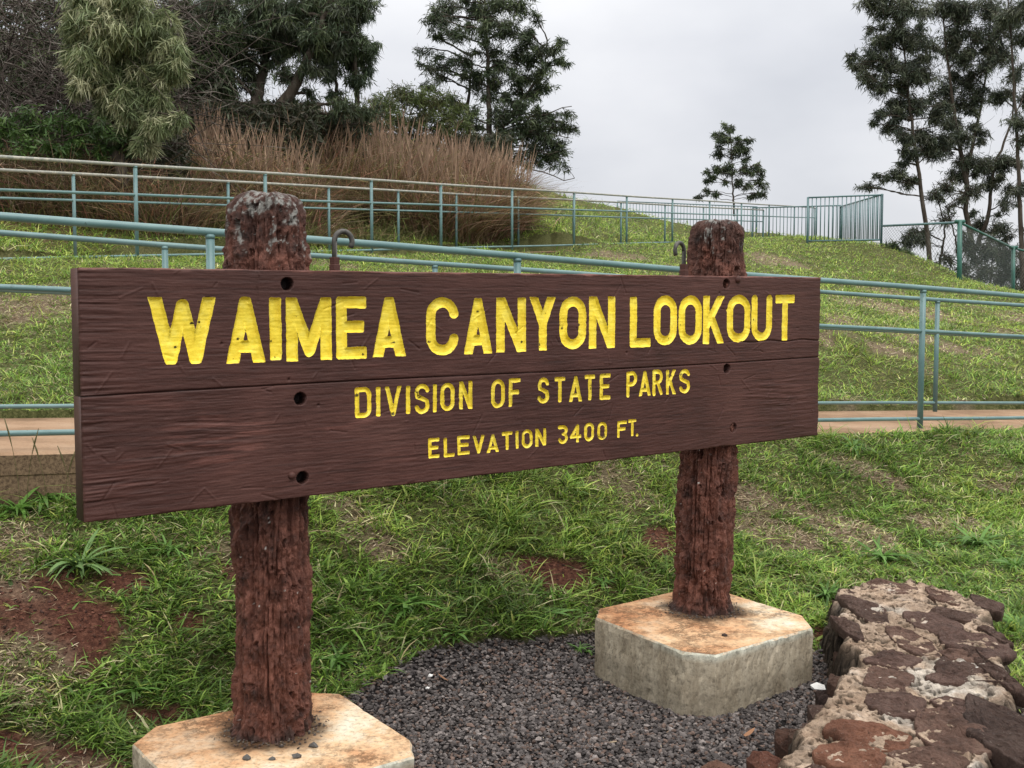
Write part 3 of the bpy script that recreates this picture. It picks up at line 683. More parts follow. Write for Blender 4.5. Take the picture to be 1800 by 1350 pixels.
# posts
ZB = TL[2] + .03
def log_post(c_bot, c_top, rb, z0, z1, seed, lichen, flare=.25):
    K, Sd = 560, 220
    t = np.linspace(0, 1, K)[:, None]; th = np.linspace(0, 2 * math.pi, Sd, endpoint=False)[None, :]
    z = z0 + (z1 - z0) * t; r = rb * np.ones((K, Sd))
    r = r * (1 + flare * np.exp(-(z - z0) / .045))
    cx, cy = np.cos(th), np.sin(th)
    r = r + .008 * fbm(cx * 1.2 + 0 * t, cy * 1.2 + 0 * t, z * 3 + 0 * th, seed=seed, oct=3)
    rid = fbm(cx * 4 + 0 * t, cy * 4 + 0 * t, z * 4 + 0 * th, seed=seed + 1, oct=4)
    pl = fbm(cx * 4.5 + 0 * t, cy * 4.5 + 0 * t, z * 22 + 0 * th, seed=seed + 2, oct=4)
    r = r + .005 * sstep(.2, .5, fbm(cx * 9 + 0 * t, cy * 9 + 0 * t, z * 2.5 + 0 * th, seed=seed + 14, oct=4)) - .007 * sstep(.3, .6, fbm(cx * 11 + 0 * t, cy * 11 + 0 * t, z * 3 + 0 * th, seed=seed + 15, oct=3)) + .014 * rid + .012 * pl - .024 * sstep(.35, .8, pl) + .004 * fbm(cx * 14 + 0 * t, cy * 14 + 0 * t, z * 60 + 0 * th, seed=seed + 9, oct=3) - .013 * (1 - np.abs(fbm(cx * 6 + 0 * t, cy * 6 + 0 * t, z * 5 + 0 * th, seed=seed + 4, oct=3))) ** 6
    r = r * (1 + .08 * sstep(ZB - .10, ZB - .02, z) * (1 - 1.8 * np.clip((z - ZB) / (z1 - ZB), 0, 1) ** .8))
    # rounded top
    e = np.clip((z - (z1 - .05)) / .05, 0, 1); r = r * np.sqrt(np.clip(1 - .42 * e ** 2.5, 0, 1))
    c = np.array(c_bot)[None, None, :] * (1 - t[..., None]) + np.array(c_top)[None, None, :] * t[..., None]
    X_ = c[..., 0] + r * cx; Y_ = c[..., 1] + r * cy; Zz = z + .008 * fbm(cx * 3 + 0 * t, cy * 3 + 0 * t, 0 * t + 0 * th, seed=seed + 5) * e
    V = np.stack([X_, Y_, Zz], -1).reshape(-1, 3)
    ix = np.arange(K * Sd).reshape(K, Sd); j = np.roll(ix, -1, 1)
    Fq = np.stack([ix[:-1], j[:-1], j[1:], ix[1:]], -1).reshape(-1, 4)
    # cap rings
    top = V[ix[-1]]; cc = top.mean(0); rings = [top]; faces = [Fq]; n0 = len(V); prev = ix[-1]
    VV = [V]
    for k, q in enumerate((.8, .6, .4, .2, .05)):
        rg = cc + (top - cc) * q; rg[:, 2] = cc[2] + (top[:, 2] - cc[2]) * q + .010 * (1 - q * q) + .006 * fbm(rg[:, 0] * 40, rg[:, 1] * 40, seed=seed + 6)
        cur = n0 + np.arange(Sd); VV.append(rg); n0 += Sd
        faces.append(np.stack([prev, np.roll(prev, -1), np.roll(cur, -1), cur], -1)); prev = cur
    V2 = np.concatenate(VV)
    zt = (V2[:, 2] - z1)
    ln = fbm(V2[:, 0] * 38, V2[:, 1] * 38, V2[:, 2] * 30, seed=seed + 7, oct=5)
    li = sstep(.0, .16, ln - .36 - (-zt) * 3.9 + .62 * lichen) if lichen > 0 else ln * 0
    li = li * sstep(-.15, .15, fbm(V2[:, 0] * 110, V2[:, 1] * 110, V2[:, 2] * 80, seed=seed + 12, oct=3))
    fl_ = sstep(.98, 1.02, fbm(V2[:, 0] * 90, V2[:, 1] * 90, V2[:, 2] * 60, seed=seed + 8, oct=3))
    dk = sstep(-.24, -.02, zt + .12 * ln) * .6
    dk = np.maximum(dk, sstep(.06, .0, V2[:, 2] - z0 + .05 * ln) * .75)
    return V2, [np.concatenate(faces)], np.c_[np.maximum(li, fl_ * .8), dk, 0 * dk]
ZL, ZR = .10, .19   # footing tops
pb = at(482, 1290, 3.36); pt_ = at(472, 350, 3.36)
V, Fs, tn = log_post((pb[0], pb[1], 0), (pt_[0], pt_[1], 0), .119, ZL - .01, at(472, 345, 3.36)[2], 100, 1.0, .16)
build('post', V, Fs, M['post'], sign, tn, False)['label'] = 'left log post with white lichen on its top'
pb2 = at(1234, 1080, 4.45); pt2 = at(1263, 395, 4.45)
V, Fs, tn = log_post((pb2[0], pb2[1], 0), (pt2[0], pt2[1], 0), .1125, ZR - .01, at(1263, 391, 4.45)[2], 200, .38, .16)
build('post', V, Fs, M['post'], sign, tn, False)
# footings
def footing(poly, z1, z0, name='footing'):
    poly = np.asarray(poly)[:, :2]
    # subdivide outline and roughen the arris
    pts = []
    for a, b_ in zip(poly, np.roll(poly, -1, 0)):
        n = max(1, int(np.linalg.norm(b_ - a) / .012)); pts += [a + (b_ - a) * k / n for k in range(n)]
    pts = np.array(pts); c = pts.mean(0); d = norm(pts - c); n = len(pts)
    j1 = .0035 * fbm(pts[:, 0] * 30, pts[:, 1] * 30, seed=80, oct=3); ch = .006 + .007 * np.clip(fbm(pts[:, 0] * 25, pts[:, 1] * 25, seed=82), 0, 1)
    rows = []
    for k in np.linspace(0, 1, 14)[:-1]:
        zc = z0 + (z1 - .012 - z0) * k
        jj = .003 * fbm(pts[:, 0] * 20, pts[:, 1] * 20, zc * 20, seed=81, oct=3) - .0035 * sstep(.5, .8, fbm(pts[:, 0] * 60, pts[:, 1] * 60, zc * 60, seed=87, oct=2))
        rows.append(np.c_[pts + d * 1.4 * jj[:, None], np.full(n, zc)])
    rows.append(np.c_[pts + d * j1[:, None], z1 - ch]); rows.append(np.c_[pts - d * ch[:, None] * .8, np.full(n, z1)])
    for q in np.linspace(.97, .0, 40):
        p = c + (pts - c) * q; rows.append(np.c_[p, z1 + .0025 * fbm(p[:, 0] * 14, p[:, 1] * 14, seed=83, oct=4)])
    V = np.concatenate(rows); R = len(rows); ix = np.arange(R * n).reshape(R, n); j = np.roll(ix, -1, 1)
    Fq = np.stack([ix[:-1], j[:-1], j[1:], ix[1:]], -1).reshape(-1, 4)
    return V, Fq
def orient(p):
    p = np.asarray(p); a = 0
    for q, r in zip(p, np.roll(p, -1, 0)): a += q[0] * r[1] - q[1] * r[0]
    return p if a > 0 else p[::-1]
RP = [on_z(*q, ZR) for q in [(1046, 1085), (1053, 1070), (1190, 1038), (1262, 1037), (1411, 1082), (1429, 1104), (1258, 1152), (1199, 1146)]]
LPx = [on_z(*q, ZL) for q in [(232, 1308), (272, 1277), (548, 1217), (598, 1219), (722, 1301), (727, 1330)]]
cL = (LPx[0] + LPx[5] + LPx[1] + LPx[4]) / 4
LPx += [2 * cL - LPx[2] + np.array([.0, -.02, 0]), 2 * cL - LPx[3]]
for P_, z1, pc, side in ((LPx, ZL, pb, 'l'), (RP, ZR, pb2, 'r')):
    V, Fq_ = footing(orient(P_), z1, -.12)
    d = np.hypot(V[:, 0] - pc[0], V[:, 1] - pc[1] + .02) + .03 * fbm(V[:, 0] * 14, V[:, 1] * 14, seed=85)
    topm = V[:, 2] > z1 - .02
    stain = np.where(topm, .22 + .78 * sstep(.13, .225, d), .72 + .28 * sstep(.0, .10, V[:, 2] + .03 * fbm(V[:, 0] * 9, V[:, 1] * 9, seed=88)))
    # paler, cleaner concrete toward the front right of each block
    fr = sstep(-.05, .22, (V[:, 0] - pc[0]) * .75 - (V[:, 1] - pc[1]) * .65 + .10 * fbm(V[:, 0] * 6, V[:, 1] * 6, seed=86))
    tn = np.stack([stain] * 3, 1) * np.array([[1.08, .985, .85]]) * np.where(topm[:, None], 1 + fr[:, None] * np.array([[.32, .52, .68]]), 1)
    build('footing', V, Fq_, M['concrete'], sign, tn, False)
# hooks on the board top
def hook(px, py_base, py_top, flip, lab):
    c = bpt(px, py_base); q = TL + c[0] * uh + np.array([0, 0, c[1] + c[0] * tilt]) + nb * .035
    hgt = abs(bpt(px, py_top)[1] - bpt(px, py_base)[1]); R0 = .029
    dirv = norm(uh * flip + nb * -.15)
    pts = [q - np.array([0, 0, .03]), q + np.array([0, 0, hgt - R0 - .006])]
    cc = pts[-1] + dirv * R0
    for a in np.linspace(180, -35, 14): pts.append(cc + dirv * R0 * math.cos(math.radians(a)) + np.array([0, 0, R0 * math.sin(math.radians(a)) * 1.1]))
    V, Fs = vtubes(np.array(pts), np.full(len(pts), .0085), 12)
    h = build('hook', V, Fs, M['iron'], sign)
    V, Fs = vtubes(np.array([q - np.array([0, 0, .01]), q + np.array([0, 0, .012]), q + np.array([0, 0, .014]), q + np.array([0, 0, .036]), q + np.array([0, 0, .037])]), np.array([.019, .019, .0165, .018, .012]), 6)
    nb_ = build('nut', V, Fs, M['plank'], h, np.ones((len(V), 3)), False)
hook(597, 472, 403, 1, ''); hook(1213, 480, 425, -1, '')

# ------------------------------------------------------------------ GRAVEL
def ico():
    p = (1 + 5 ** .5) / 2
    v = np.array([(-1, p, 0), (1, p, 0), (-1, -p, 0), (1, -p, 0), (0, -1, p), (0, 1, p), (0, -1, -p), (0, 1, -p), (p, 0, -1), (p, 0, 1), (-p, 0, -1), (-p, 0, 1)], float); v = norm(v)
    f = np.array([(0, 11, 5), (0, 5, 1), (0, 1, 7), (0, 7, 10), (0, 10, 11), (1, 5, 9), (5, 11, 4), (11, 10, 2), (10, 7, 6), (7, 1, 8), (3, 9, 4), (3, 4, 2), (3, 2, 6), (3, 6, 8), (3, 8, 9), (4, 9, 5), (2, 4, 11), (6, 2, 10), (8, 6, 7), (9, 8, 1)])
    return v, f
iv, if_ = ico()
def in_poly(x, y, poly):
    r = np.zeros(len(x), bool); P_ = np.asarray(poly)[:, :2]
    for a, b_ in zip(P_, np.roll(P_, -1, 0)):
        c = ((a[1] > y) != (b_[1] > y)) & (x < (b_[0] - a[0]) * (y - a[1]) / (b_[1] - a[1] + 1e-12) + a[0]); r ^= c
    return r
def pebbles(x, y, size, cols, lift=.3):
    n = len(x); sc_ = size[:, None] * np.stack([rng.uniform(.7, 1.35, n), rng.uniform(.6, 1.0, n), rng.uniform(.4, .75, n)], 1)
    Vv = iv[None] * (1 + rng.uniform(-.28, .28, (n, 12, 1))) * sc_[:, None, :]
    a = rng.uniform(0, 6.28, n); b_ = rng.normal(0, .35, n)
    ca, sa, cb, sb = np.cos(a), np.sin(a), np.cos(b_), np.sin(b_)
    x1 = Vv[..., 0] * cb[:, None] - Vv[..., 2] * sb[:, None]; z1 = Vv[..., 0] * sb[:, None] + Vv[..., 2] * cb[:, None]
    x2 = x1 * ca[:, None] - Vv[..., 1] * sa[:, None]; y2 = x1 * sa[:, None] + Vv[..., 1] * ca[:, None]
    z = H(x, y) + size * lift * rng.uniform(.2, 1.6, n)
    V = np.stack([x2 + x[:, None], y2 + y[:, None], z1 + z[:, None]], -1).reshape(-1, 3)
    Fs = (if_[None] + (np.arange(n) * 12)[:, None, None]).reshape(-1, 3)
    c = cols[rng.integers(0, len(cols), n)] * rng.uniform(.6, 1.5, (n, 1))
    return V, Fs, np.repeat(c, 12, 0)
gc = 1.18 * np.array([(.056, .049, .048), (.076, .066, .063), (.098, .086, .083), (.045, .039, .038), (.14, .122, .115), (.10, .070, .058)])
n = 90000
gx_ = rng.uniform(-1.3, 2.2, n); gy_ = rng.uniform(2.5, 5.0, n)
keep = gravel_mask(gx_, gy_) & ~in_poly(gx_, gy_, RP) & ~in_poly(gx_, gy_, LPx)
keep |= (rng.random(n) < .10) & (gx_ < 1.0) & (gy_ < 4.5 + .25 * gx_) & ~in_poly(gx_, gy_, RP) & ~in_poly(gx_, gy_, LPx) & (~gravel_mask(gx_, gy_)) & (gy_ < np.interp(gx_, [-1.6, -.9, -.4, 0, .4, 1.2], [3.45, 3.85, 4.45, 4.68, 4.8, 4.8]))
gx_, gy_ = gx_[keep], gy_[keep]
V, Fs, tn = pebbles(gx_, gy_, rng.uniform(.0035, .0105, len(gx_)) * np.where(rng.random(len(gx_)) < .06, 1.5, 1.0), gc, .45)
o = build('gravel', V, Fs, M['gravel'], None, tn, False); tag(o, 'loose dark grey crushed lava gravel spread between the two footings', 'gravel', kind='stuff')
n = 60000; sx_ = rng.uniform(-2.6, 3.0, n); sy_ = rng.uniform(3.1, 7.0, n); k_ = (bare(sx_, sy_)[0] > .35) & ~gravel_mask(sx_, sy_) & ~in_poly(sx_, sy_, RP) & ~in_poly(sx_, sy_, LPx)
V, Fs, tn = pebbles(sx_[k_], sy_[k_], rng.uniform(.003, .011, k_.sum()) * rng.uniform(.5, 1, k_.sum()), np.array([(.10, .04, .027), (.07, .03, .02), (.14, .06, .04), (.05, .025, .02)]), .1)
o = build('soil_clods', V, Fs, M['gravel'], None, tn, False); tag(o, 'crumbly red brown soil clods in the bare patches of the lawn', 'soil', kind='stuff')
for P_, z1, pc in ((LPx, ZL, pb), (RP, ZR, pb2)):
    n = 260; a_ = rng.uniform(0, 6.283, n); rr_ = .125 + np.abs(rng.normal(0, .03, n)); x_ = pc[0] + np.cos(a_) * rr_; y_ = pc[1] + np.sin(a_) * rr_; k_ = in_poly(x_, y_, P_)
    x_, y_ = x_[k_], y_[k_]; V, Fs, tn = pebbles(x_, y_, rng.uniform(.0015, .0055, len(x_)), np.array([(.09, .06, .05), (.14, .12, .10), (.05, .04, .035)]), 0)
    V[:, 2] += (z1 + .003 - np.repeat(H(x_, y_), 12)); o = build('grit', V, Fs, M['gravel'], None, tn, False); tag(o, 'fine grit gathered at the base of the %s post on its footing' % ('left' if z1 < .15 else 'right'), 'grit', kind='stuff')
# gravel caught round the posts on the footings
def singles(name, label, cat, px, py, z, size, mat, colr, group=None, flat=.6):
    q = on_z(px, py, z) if z is not None else hit(px, py)
    v = iv * (1 + rng.uniform(-.3, .3, (12, 1))) * size * np.array([1.2, .9, flat]); 
    o = build(name, v + q + np.array([0, 0, size * flat * .6]), if_, mat, None, np.tile(colr, (12, 1)), False); tag(o, label, cat, group); return o
G_ = 'small stones lying on the left footing'
for px, py, lab in [(433, 1335, 'small grey stone on the left footing, left of the post base'), (522, 1332, 'small grey stone on the left footing at the right front of the post base'), (551, 1313, 'grey stone on the left footing against the right side of the post'), (478, 1336, 'tiny grey stone on the left footing directly in front of the post')]:
    singles('stone', lab, 'stone', px, py, ZL, float(rng.uniform(.008, .015)), M['gravel'], (.10, .095, .09), G_)
singles('stone', 'single dark stone lying on the right footing in front of the post', 'stone', 1274, 1118, ZR, .011, M['gravel'], (.05, .035, .03))
singles('white_scrap', 'crumpled white scrap lying between the right footing and the stone wall', 'litter', 1437, 1213, None, .03, M['white'], (1, 1, 1))
singles('pebble', 'white pebble on the gravel near the grass edge, the larger of two', 'pebble', 755, 1193, None, .013, M['white'], (1, 1, 1))
singles('pebble', 'small white pebble on the gravel just below the larger white one', 'pebble', 751, 1214, None, .009, M['white'], (1, 1, 1))

# ------------------------------------------------------------------ STONE WALL
ZW = .20
wall = empty('stone_wall', (1.4, 3.9, 0), 'low wall of brown lava stones set in rough pale mortar beside the gravel', 'wall')
WP = [(1478, 1030), (1530, 1016), (1610, 1018), (1685, 1036), (1728, 1062), (1745, 1110), (1758, 1160), (1765, 1225), (1745, 1245), (1728, 1290), (1730, 1352), (1720, 1420), (1330, 1420), (1362, 1352), (1385, 1325), (1402, 1280), (1440, 1235), (1470, 1205), (1485, 1185), (1505, 1150), (1498, 1120), (1490, 1105), (1478, 1070)]
wpoly = np.array([on_z(a, b_, ZW)[:2] for a, b_ in WP])
x0, y0 = wpoly.min(0) - .1; x1, y1 = wpoly.max(0) + .1
h = .0055; xs_ = np.arange(x0, x1, h); ys_ = np.arange(y0, y1, h); Xw, Yw = np.meshgrid(xs_, ys_)
ins = in_poly(Xw.ravel(), Yw.ravel(), wpoly).reshape(Xw.shape)
dist = np.full(Xw.shape, 9.)
for a, b_ in zip(wpoly, np.roll(wpoly, -1, 0)): dist = np.minimum(dist, seg_d(Xw, Yw, a, b_))
sgn = np.where(ins, dist, -dist) + .03 * fbm(Xw * 14, Yw * 14, seed=90, oct=3)
rough = .0045 * fbm(Xw * 75, Yw * 75, seed=95, oct=2) + .006 * fbm(Xw * 18, Yw * 18, seed=96, oct=2) + .010 * fbm(Xw * 12, Yw * 12, seed=91, oct=5) + .004 * (np.abs(fbm(Xw * 30, Yw * 30, seed=92, oct=3)) - .4) - .015 * sstep(.3, .6, fbm(Xw * 62, Yw * 62, seed=97, oct=2))
gz = H(Xw, Yw)
Zw = (gz - .05) + (ZW - .012 - gz + .05) * sstep(-.085, .012, sgn) + rough * (sgn > -.085) + .02 * fbm(Xw * 22, Yw * 22, seed=89, oct=3) * sstep(.02, -.03, sgn)
Xj = Xw + .012 * fbm(Xw * 25, Yw * 25, Zw * 20, seed=93); Yj = Yw + .012 * fbm(Xw * 25, Yw * 25, Zw * 20, seed=94)
ix = np.arange(Xw.size).reshape(Xw.shape); Fq_ = np.stack([ix[:-1, :-1], ix[:-1, 1:], ix[1:, 1:], ix[1:, :-1]], -1).reshape(-1, 4)
ok = (sgn.ravel()[Fq_] > -.10).any(1); Fq_ = Fq_[ok]; u_, inv_ = np.unique(Fq_, return_inverse=True)
hol = sstep(.25, .5, fbm(Xw * 62, Yw * 62, seed=97, oct=2)).ravel()  # mortar pits: mask for shadow painted dark into the tint
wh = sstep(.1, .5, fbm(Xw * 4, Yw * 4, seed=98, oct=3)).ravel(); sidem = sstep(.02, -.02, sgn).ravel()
tn = (np.ones((Xw.size, 3)) * (1 - .75 * hol[:, None]) * (1 - .86 * sidem[:, None]) * (1 + wh[:, None] * np.array([[.15, .35, .55]])) * (1 + .35 * fbm(Xw * 22, Yw * 22, seed=99, oct=4).ravel()[:, None]))  # tint darkens pits and flanks, painting in pit shadows and undercut shade
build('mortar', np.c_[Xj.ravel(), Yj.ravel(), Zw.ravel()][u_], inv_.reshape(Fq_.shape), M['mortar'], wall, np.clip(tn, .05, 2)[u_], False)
def flat_stone(name, px, py, wpx, hpx, z, colr, parent, thick=.035, seed=0, label=None, sq=2.6, rot=0.0, mat='stone', rise=.005):
    c = on_z(px, py, z); rx = np.linalg.norm(on_z(px + wpx / 2, py, z) - c); ry = np.linalg.norm(on_z(px, py - hpx / 2, z) - c) 
    r_ = np.random.default_rng(seed + 500)
    nv = r_.integers(4, 7); an = np.sort(np.linspace(0, 2 * math.pi, nv, endpoint=False) + r_.uniform(-.3, .3, nv)); rad = r_.uniform(.9, 1.13, nv)
    pp = np.c_[np.cos(an) * rad, np.sin(an) * rad]
    Sd = 72; th = np.linspace(0, 2 * math.pi, Sd, endpoint=False); R_ = np.zeros(Sd)
    for k in range(nv):
        a, b_ = pp[k], pp[(k + 1) % nv]
        for i, t in enumerate(th):
            dx, dy = math.cos(t), math.sin(t); den = dx * (b_[1] - a[1]) - dy * (b_[0] - a[0])
            if abs(den) < 1e-9: continue
            rr = (a[0] * (b_[1] - a[1]) - a[1] * (b_[0] - a[0])) / den; uu = (a[0] * dy - a[1] * dx) / den
            if rr > 0 and -.001 <= uu <= 1.001: R_[i] = rr
    R_[R_ == 0] = .95
    for _ in range(1): R_ = .5 * R_ + .25 * (np.roll(R_, 1) + np.roll(R_, -1))
    R_ *= 1 + .08 * fbm(np.cos(th) * 3, np.sin(th) * 3, seed=seed + 3) + .03 * fbm(np.cos(th) * 9, np.sin(th) * 9, seed=seed + 5)
    tx, ty = r_.normal(0, .025, 2)
    rows = []
    for q, zz_ in [(.9, -thick), (1.0, -thick * .45), (1.01, -.004), (1.0, .003), (.975, .007)] + [(k, .008 + rise * (1 - k ** 2) * .7) for k in np.linspace(.93, 0.02, 34)]:
        lx = np.cos(th) * R_ * q * rx; ly = np.sin(th) * R_ * q * ry
        wx = c[0] + lx; wy = c[1] + ly
        zn = z + zz_ + tx * lx + ty * ly + (.011 * fbm(wx * 11, wy * 11, seed=seed, oct=3) - .009 * np.abs(fbm(wx * 15, wy * 19, seed=seed + 6, oct=3)) + .0035 * fbm(wx * 70, wy * 70, seed=seed + 2, oct=3) - .006 * sstep(.3, .7, fbm(wx * 26, wy * 40, seed=seed + 4, oct=2)) + .004 * np.round(3 * fbm(wx * 5 + wy * 2, wy * 7, seed=seed + 9, oct=2)) / 1.5) * sstep(1.05, .85, q + 0 * wx)
        rows.append(np.c_[wx, wy, zn])
    V = np.concatenate(rows); R = len(rows); ix = np.arange(R * Sd).reshape(R, Sd); j = np.roll(ix, -1, 1)
    Fs = np.stack([ix[:-1], j[:-1], j[1:], ix[1:]], -1).reshape(-1, 4)
    o = build(name, V, Fs, M[mat], parent, np.tile(colr, (len(V), 1)), False)
    if label: o['label'] = label
    return o
z8 = lambda x, y, w, h_: (1150 + x / 2.454, 800 + y / 2.454, w / 2.454, h_ / 2.454)
BR, DK, RD, PU = (1.55, 1.40, 1.28), (1.0, .93, .88), (2.1, 1.45, 1.1), (1.32, 1.22, 1.18)
ST = [(835, 740, 90, 80, DK), (1015, 572, 190, 52, BR), (1245, 610, 130, 55, BR), (905, 665, 180, 95, DK), (1290, 690, 190, 50, DK), (1205, 725, 205, 80, PU), (1118, 808, 165, 105, BR), (1378, 812, 285, 88, PU), (1325, 862, 180, 46, BR), (1040, 888, 240, 62, PU),
      (1355, 930, 265, 92, DK), (1265, 966, 170, 42, PU), (1005, 972, 260, 104, BR), (1465, 770, 60, 70, DK), (1478, 940, 80, 160, DK), (1045, 1080, 240, 92, PU), (1310, 1094, 190, 84, PU), (1280, 1190, 290, 148, BR), (925, 1215, 345, 108, RD), (1195, 1318, 305, 92, BR), (850, 1312, 300, 112, RD), (1440, 640, 120, 60, DK), (700, 1370, 200, 60, PU)]
for k, (x, y, w, h_, c) in enumerate(ST):
    p = z8(x, y, w, h_); flat_stone('stone', p[0], p[1], p[2] * 1.09, p[3] * 1.2, ZW - .009, c, wall, seed=k * 7 + 1)
for k, (px, py, w_, h_, zz_) in enumerate([(1482, 1080, 46, 50, .12), (1500, 1128, 40, 36, .10), (1478, 1205, 44, 34, .12), (1446, 1262, 46, 40, .10), (1408, 1300, 40, 38, .09), (1492, 1050, 40, 26, .16), (1486, 1165, 40, 30, .07), (1466, 1235, 36, 30, .05), (1500, 1098, 34, 26, .05), (1428, 1288, 34, 26, .13)]):
    flat_stone('stone', px, py, w_, h_, zz_, DK if k % 2 else (.85, .72, .62), wall, .08, 900 + k, rise=.02)
o = flat_stone('flat_boulder', 1800, 1300, 175, 155, ZW + .01, (.75, .72, .70), None, .16, 333); tag(o, 'large smooth dark brown slab stone standing against the right side of the wall', 'boulder')
for k, (px, py, w, h_, c, lab) in enumerate([(1344, 1338, 66, 30, (1.7, 1.1, .9), 'reddish rock lying at the lower left foot of the wall, on the gravel'), (1384, 1302, 42, 44, (.8, .6, .5), 'dark reddish rock at the wall foot above the lower reddish rock'),
                                       (1456, 1232, 42, 36, (.45, .4, .4), 'black rock beside the white scrap at the wall foot'), (1262, 1352, 70, 16, (1.6, 1.3, 1.1), 'pale brown rock at the bottom edge of the gravel')]):
    o = flat_stone('rock', px, py, w, h_, .05, c, None, .06, 700 + k, rise=.03); tag(o, lab, 'rock', 'loose rocks along the foot of the stone wall')

# ------------------------------------------------------------------ GRASS
def in_wall(x, y): return in_poly(x, y, wpoly)
gpal = np.array([.90, .99, .95]) * np.array([(.165, .255, .045), (.125, .205, .040), (.23, .31, .062), (.30, .35, .075), (.08, .13, .030), (.38, .37, .10), (.52, .44, .26), (.32, .235, .13)])
def grass_points(n, y0, y1, pw):
    # sample by image coverage: dense near the camera
    u = rng.random(n); y = (y0 ** pw + u * (y1 ** pw - y0 ** pw)) ** (1 / pw)
    x = (rng.random(n) - .5) * 2 * (.56 * y + .6)
    return x, y
def grass(n, y0, y1, pw, L0, W0, seg, name, label, ymask=None, dark=1.0):
    x, y = grass_points(n, y0, y1, pw)
    b0, b1 = bare(x, y); g = gravel_mask(x, y)
    dens = (1 - .97 * b0) * (1 - .35 * b1)
    cl = fbm(x * 2.5, y * 2.5, seed=110, oct=3); tuft = fbm(x * 9, y * 9, seed=111, oct=2)
    dens *= .55 + .45 * sstep(-.6, .3, tuft)
    k = (rng.random(n) < dens) & ~g & ~lower_path(x, y, .03)[0] & ~upper_path(x, y, -.02)[0] & ~in_wall(x, y) & ~in_poly(x, y, RP) & ~in_poly(x, y, LPx)
    if ymask is not None: k &= ymask(x, y)
    x, y, b1, cl, tuft = x[k], y[k], b1[k], cl[k], tuft[k]; n = len(x); z = H(x, y)
    a = rng.uniform(0, 2 * math.pi, n); lean = rng.uniform(.25, 1.25, n)
    D = norm(np.stack([np.cos(a) * lean, np.sin(a) * lean, np.full(n, .75)], 1))
    dr = rng.uniform(.1, .75, n); C = np.stack([np.cos(a) * dr * .8, np.sin(a) * dr * .8, -dr * .75], 1)
    Wd = np.stack([-np.sin(a), np.cos(a), rng.normal(0, .3, n)], 1); Wd = norm(Wd)
    sz = 1 + sstep(6, 20, y) * .9
    L = L0 * np.minimum(rng.lognormal(0, .38, n), 1.9) * (.75 + .5 * sstep(-.3, .5, tuft)) * (1 - .35 * b1) * (1 + .35 * sstep(0, .7, cl)); W_ = W0 * rng.uniform(.6, 1.5, n) * sz
    P = np.stack([x, y, z - .004], 1)
    V, Fs, per = strips(P, D, C, Wd, L, W_, seg, prof=[.8, 1.0, .75, .12] if seg == 3 else [.9, .85, .12])
    yel = sstep(-.2, .6, fbm(x * .9, y * .9, seed=113, oct=3)); far = sstep(7, 12, y)
    pr = np.stack([1.3 + 0 * x, 1.5 - yel, .8 + yel + far * .8, .35 + yel + far * 1.3, 1.1 - .7 * yel, .15 + .4 * yel + far * .8, .22 + 2.4 * b1, .10 + 1.2 * b1], 1); pr = np.clip(pr, .02, None); pr = pr.cumsum(1) / pr.sum(1, keepdims=True)
    ci = (rng.random(n)[:, None] > pr).sum(1).clip(0, len(gpal) - 1)
    col = gpal[ci] * rng.uniform(.6, 1.7, (n, 1)) * dark * 1.1 * (1 + .22 * fbm(x * 5, y * 5, seed=115, oct=3))[:, None]
    col = col * (1 - .25 * sstep(.1, .7, cl))[:, None]
    V_c = np.repeat(col, per, 0)
    return V, Fs, V_c
mb = MB()
V, Fs, c = grass(430000, 3.1, 9.6, .6, .050, .0056, 3, '', '', lambda x, y: strip_tw(x, y, NL0, NL1)[1] < -.05); mb.add(V, Fs, c)
V, Fs, c = grass(45000, 4.2, 9.6, .6, .095, .0065, 3, '', '', lambda x, y: (strip_tw(x, y, NL0, NL1)[1] < -.05) & ((fbm(x * 1.7, y * 1.7, seed=120, oct=2) > .25) | (strip_tw(x, y, NL0, NL1)[1] > -.28))); mb.add(V, Fs, c)
V, Fs, c = grass(42000, 3.1, 9.0, .6, .050, .0125, 3, '', '', lambda x, y: (strip_tw(x, y, NL0, NL1)[1] < -.05) & (fbm(x * 6, y * 6, seed=140, oct=2) > .22), .85); mb.add(V, Fs, c)
def straw(n, y0, y1, pw, L0, W0):
    x, y = grass_points(n, y0, y1, pw); b0, b1 = bare(x, y)
    k = (rng.random(n) < np.clip(.12 + 1.1 * b1, 0, 1) * (1 - .8 * b0)) & ~lower_path(x, y, .03)[0] & ~upper_path(x, y, 0)[0] & ~in_wall(x, y) & ~in_poly(x, y, RP) & ~in_poly(x, y, LPx) & (~gravel_mask(x, y) | (rng.random(n) < .02))
    x, y = x[k], y[k]; n = len(x); z = H(x, y); a = rng.uniform(0, 6.283, n)
    D = norm(np.stack([np.cos(a), np.sin(a), rng.normal(.12, .22, n)], 1)); C = rng.normal(0, .15, (n, 3))
    V, Fs, per = strips(np.stack([x, y, z + .006], 1), D, C, norm(np.stack([-np.sin(a), np.cos(a), rng.normal(0, .5, n)], 1)), L0 * rng.uniform(.5, 1.6, n), W0 * rng.uniform(.6, 1.5, n) * (1 + sstep(6, 20, y)), 2, prof=[.7, 1, .4])
    col = np.array([(.42, .33, .22), (.30, .21, .14), (.52, .43, .31), (.22, .15, .10)])[rng.integers(0, 4, n)] * rng.uniform(.6, 1.3, (n, 1))
    return V, Fs, np.repeat(col, per, 0)
V, Fs, c = straw(330000, 3.1, 9.6, .6, .028, .0038); mb.add(V, Fs, c)
o = mb.build('lawn_grass', M['grass'], None, False); tag(o, 'short mixed green and straw grass on the bank in front of the lower path', 'grass', kind='stuff')
mb = MB()
V, Fs, c = grass(430000, 5.8, 34., .35, .062, .0064, 2, '', '', lambda x, y: (strip_tw(x, y, FL0, FL1)[1] > .1), 1.12); mb.add(V, Fs, c)
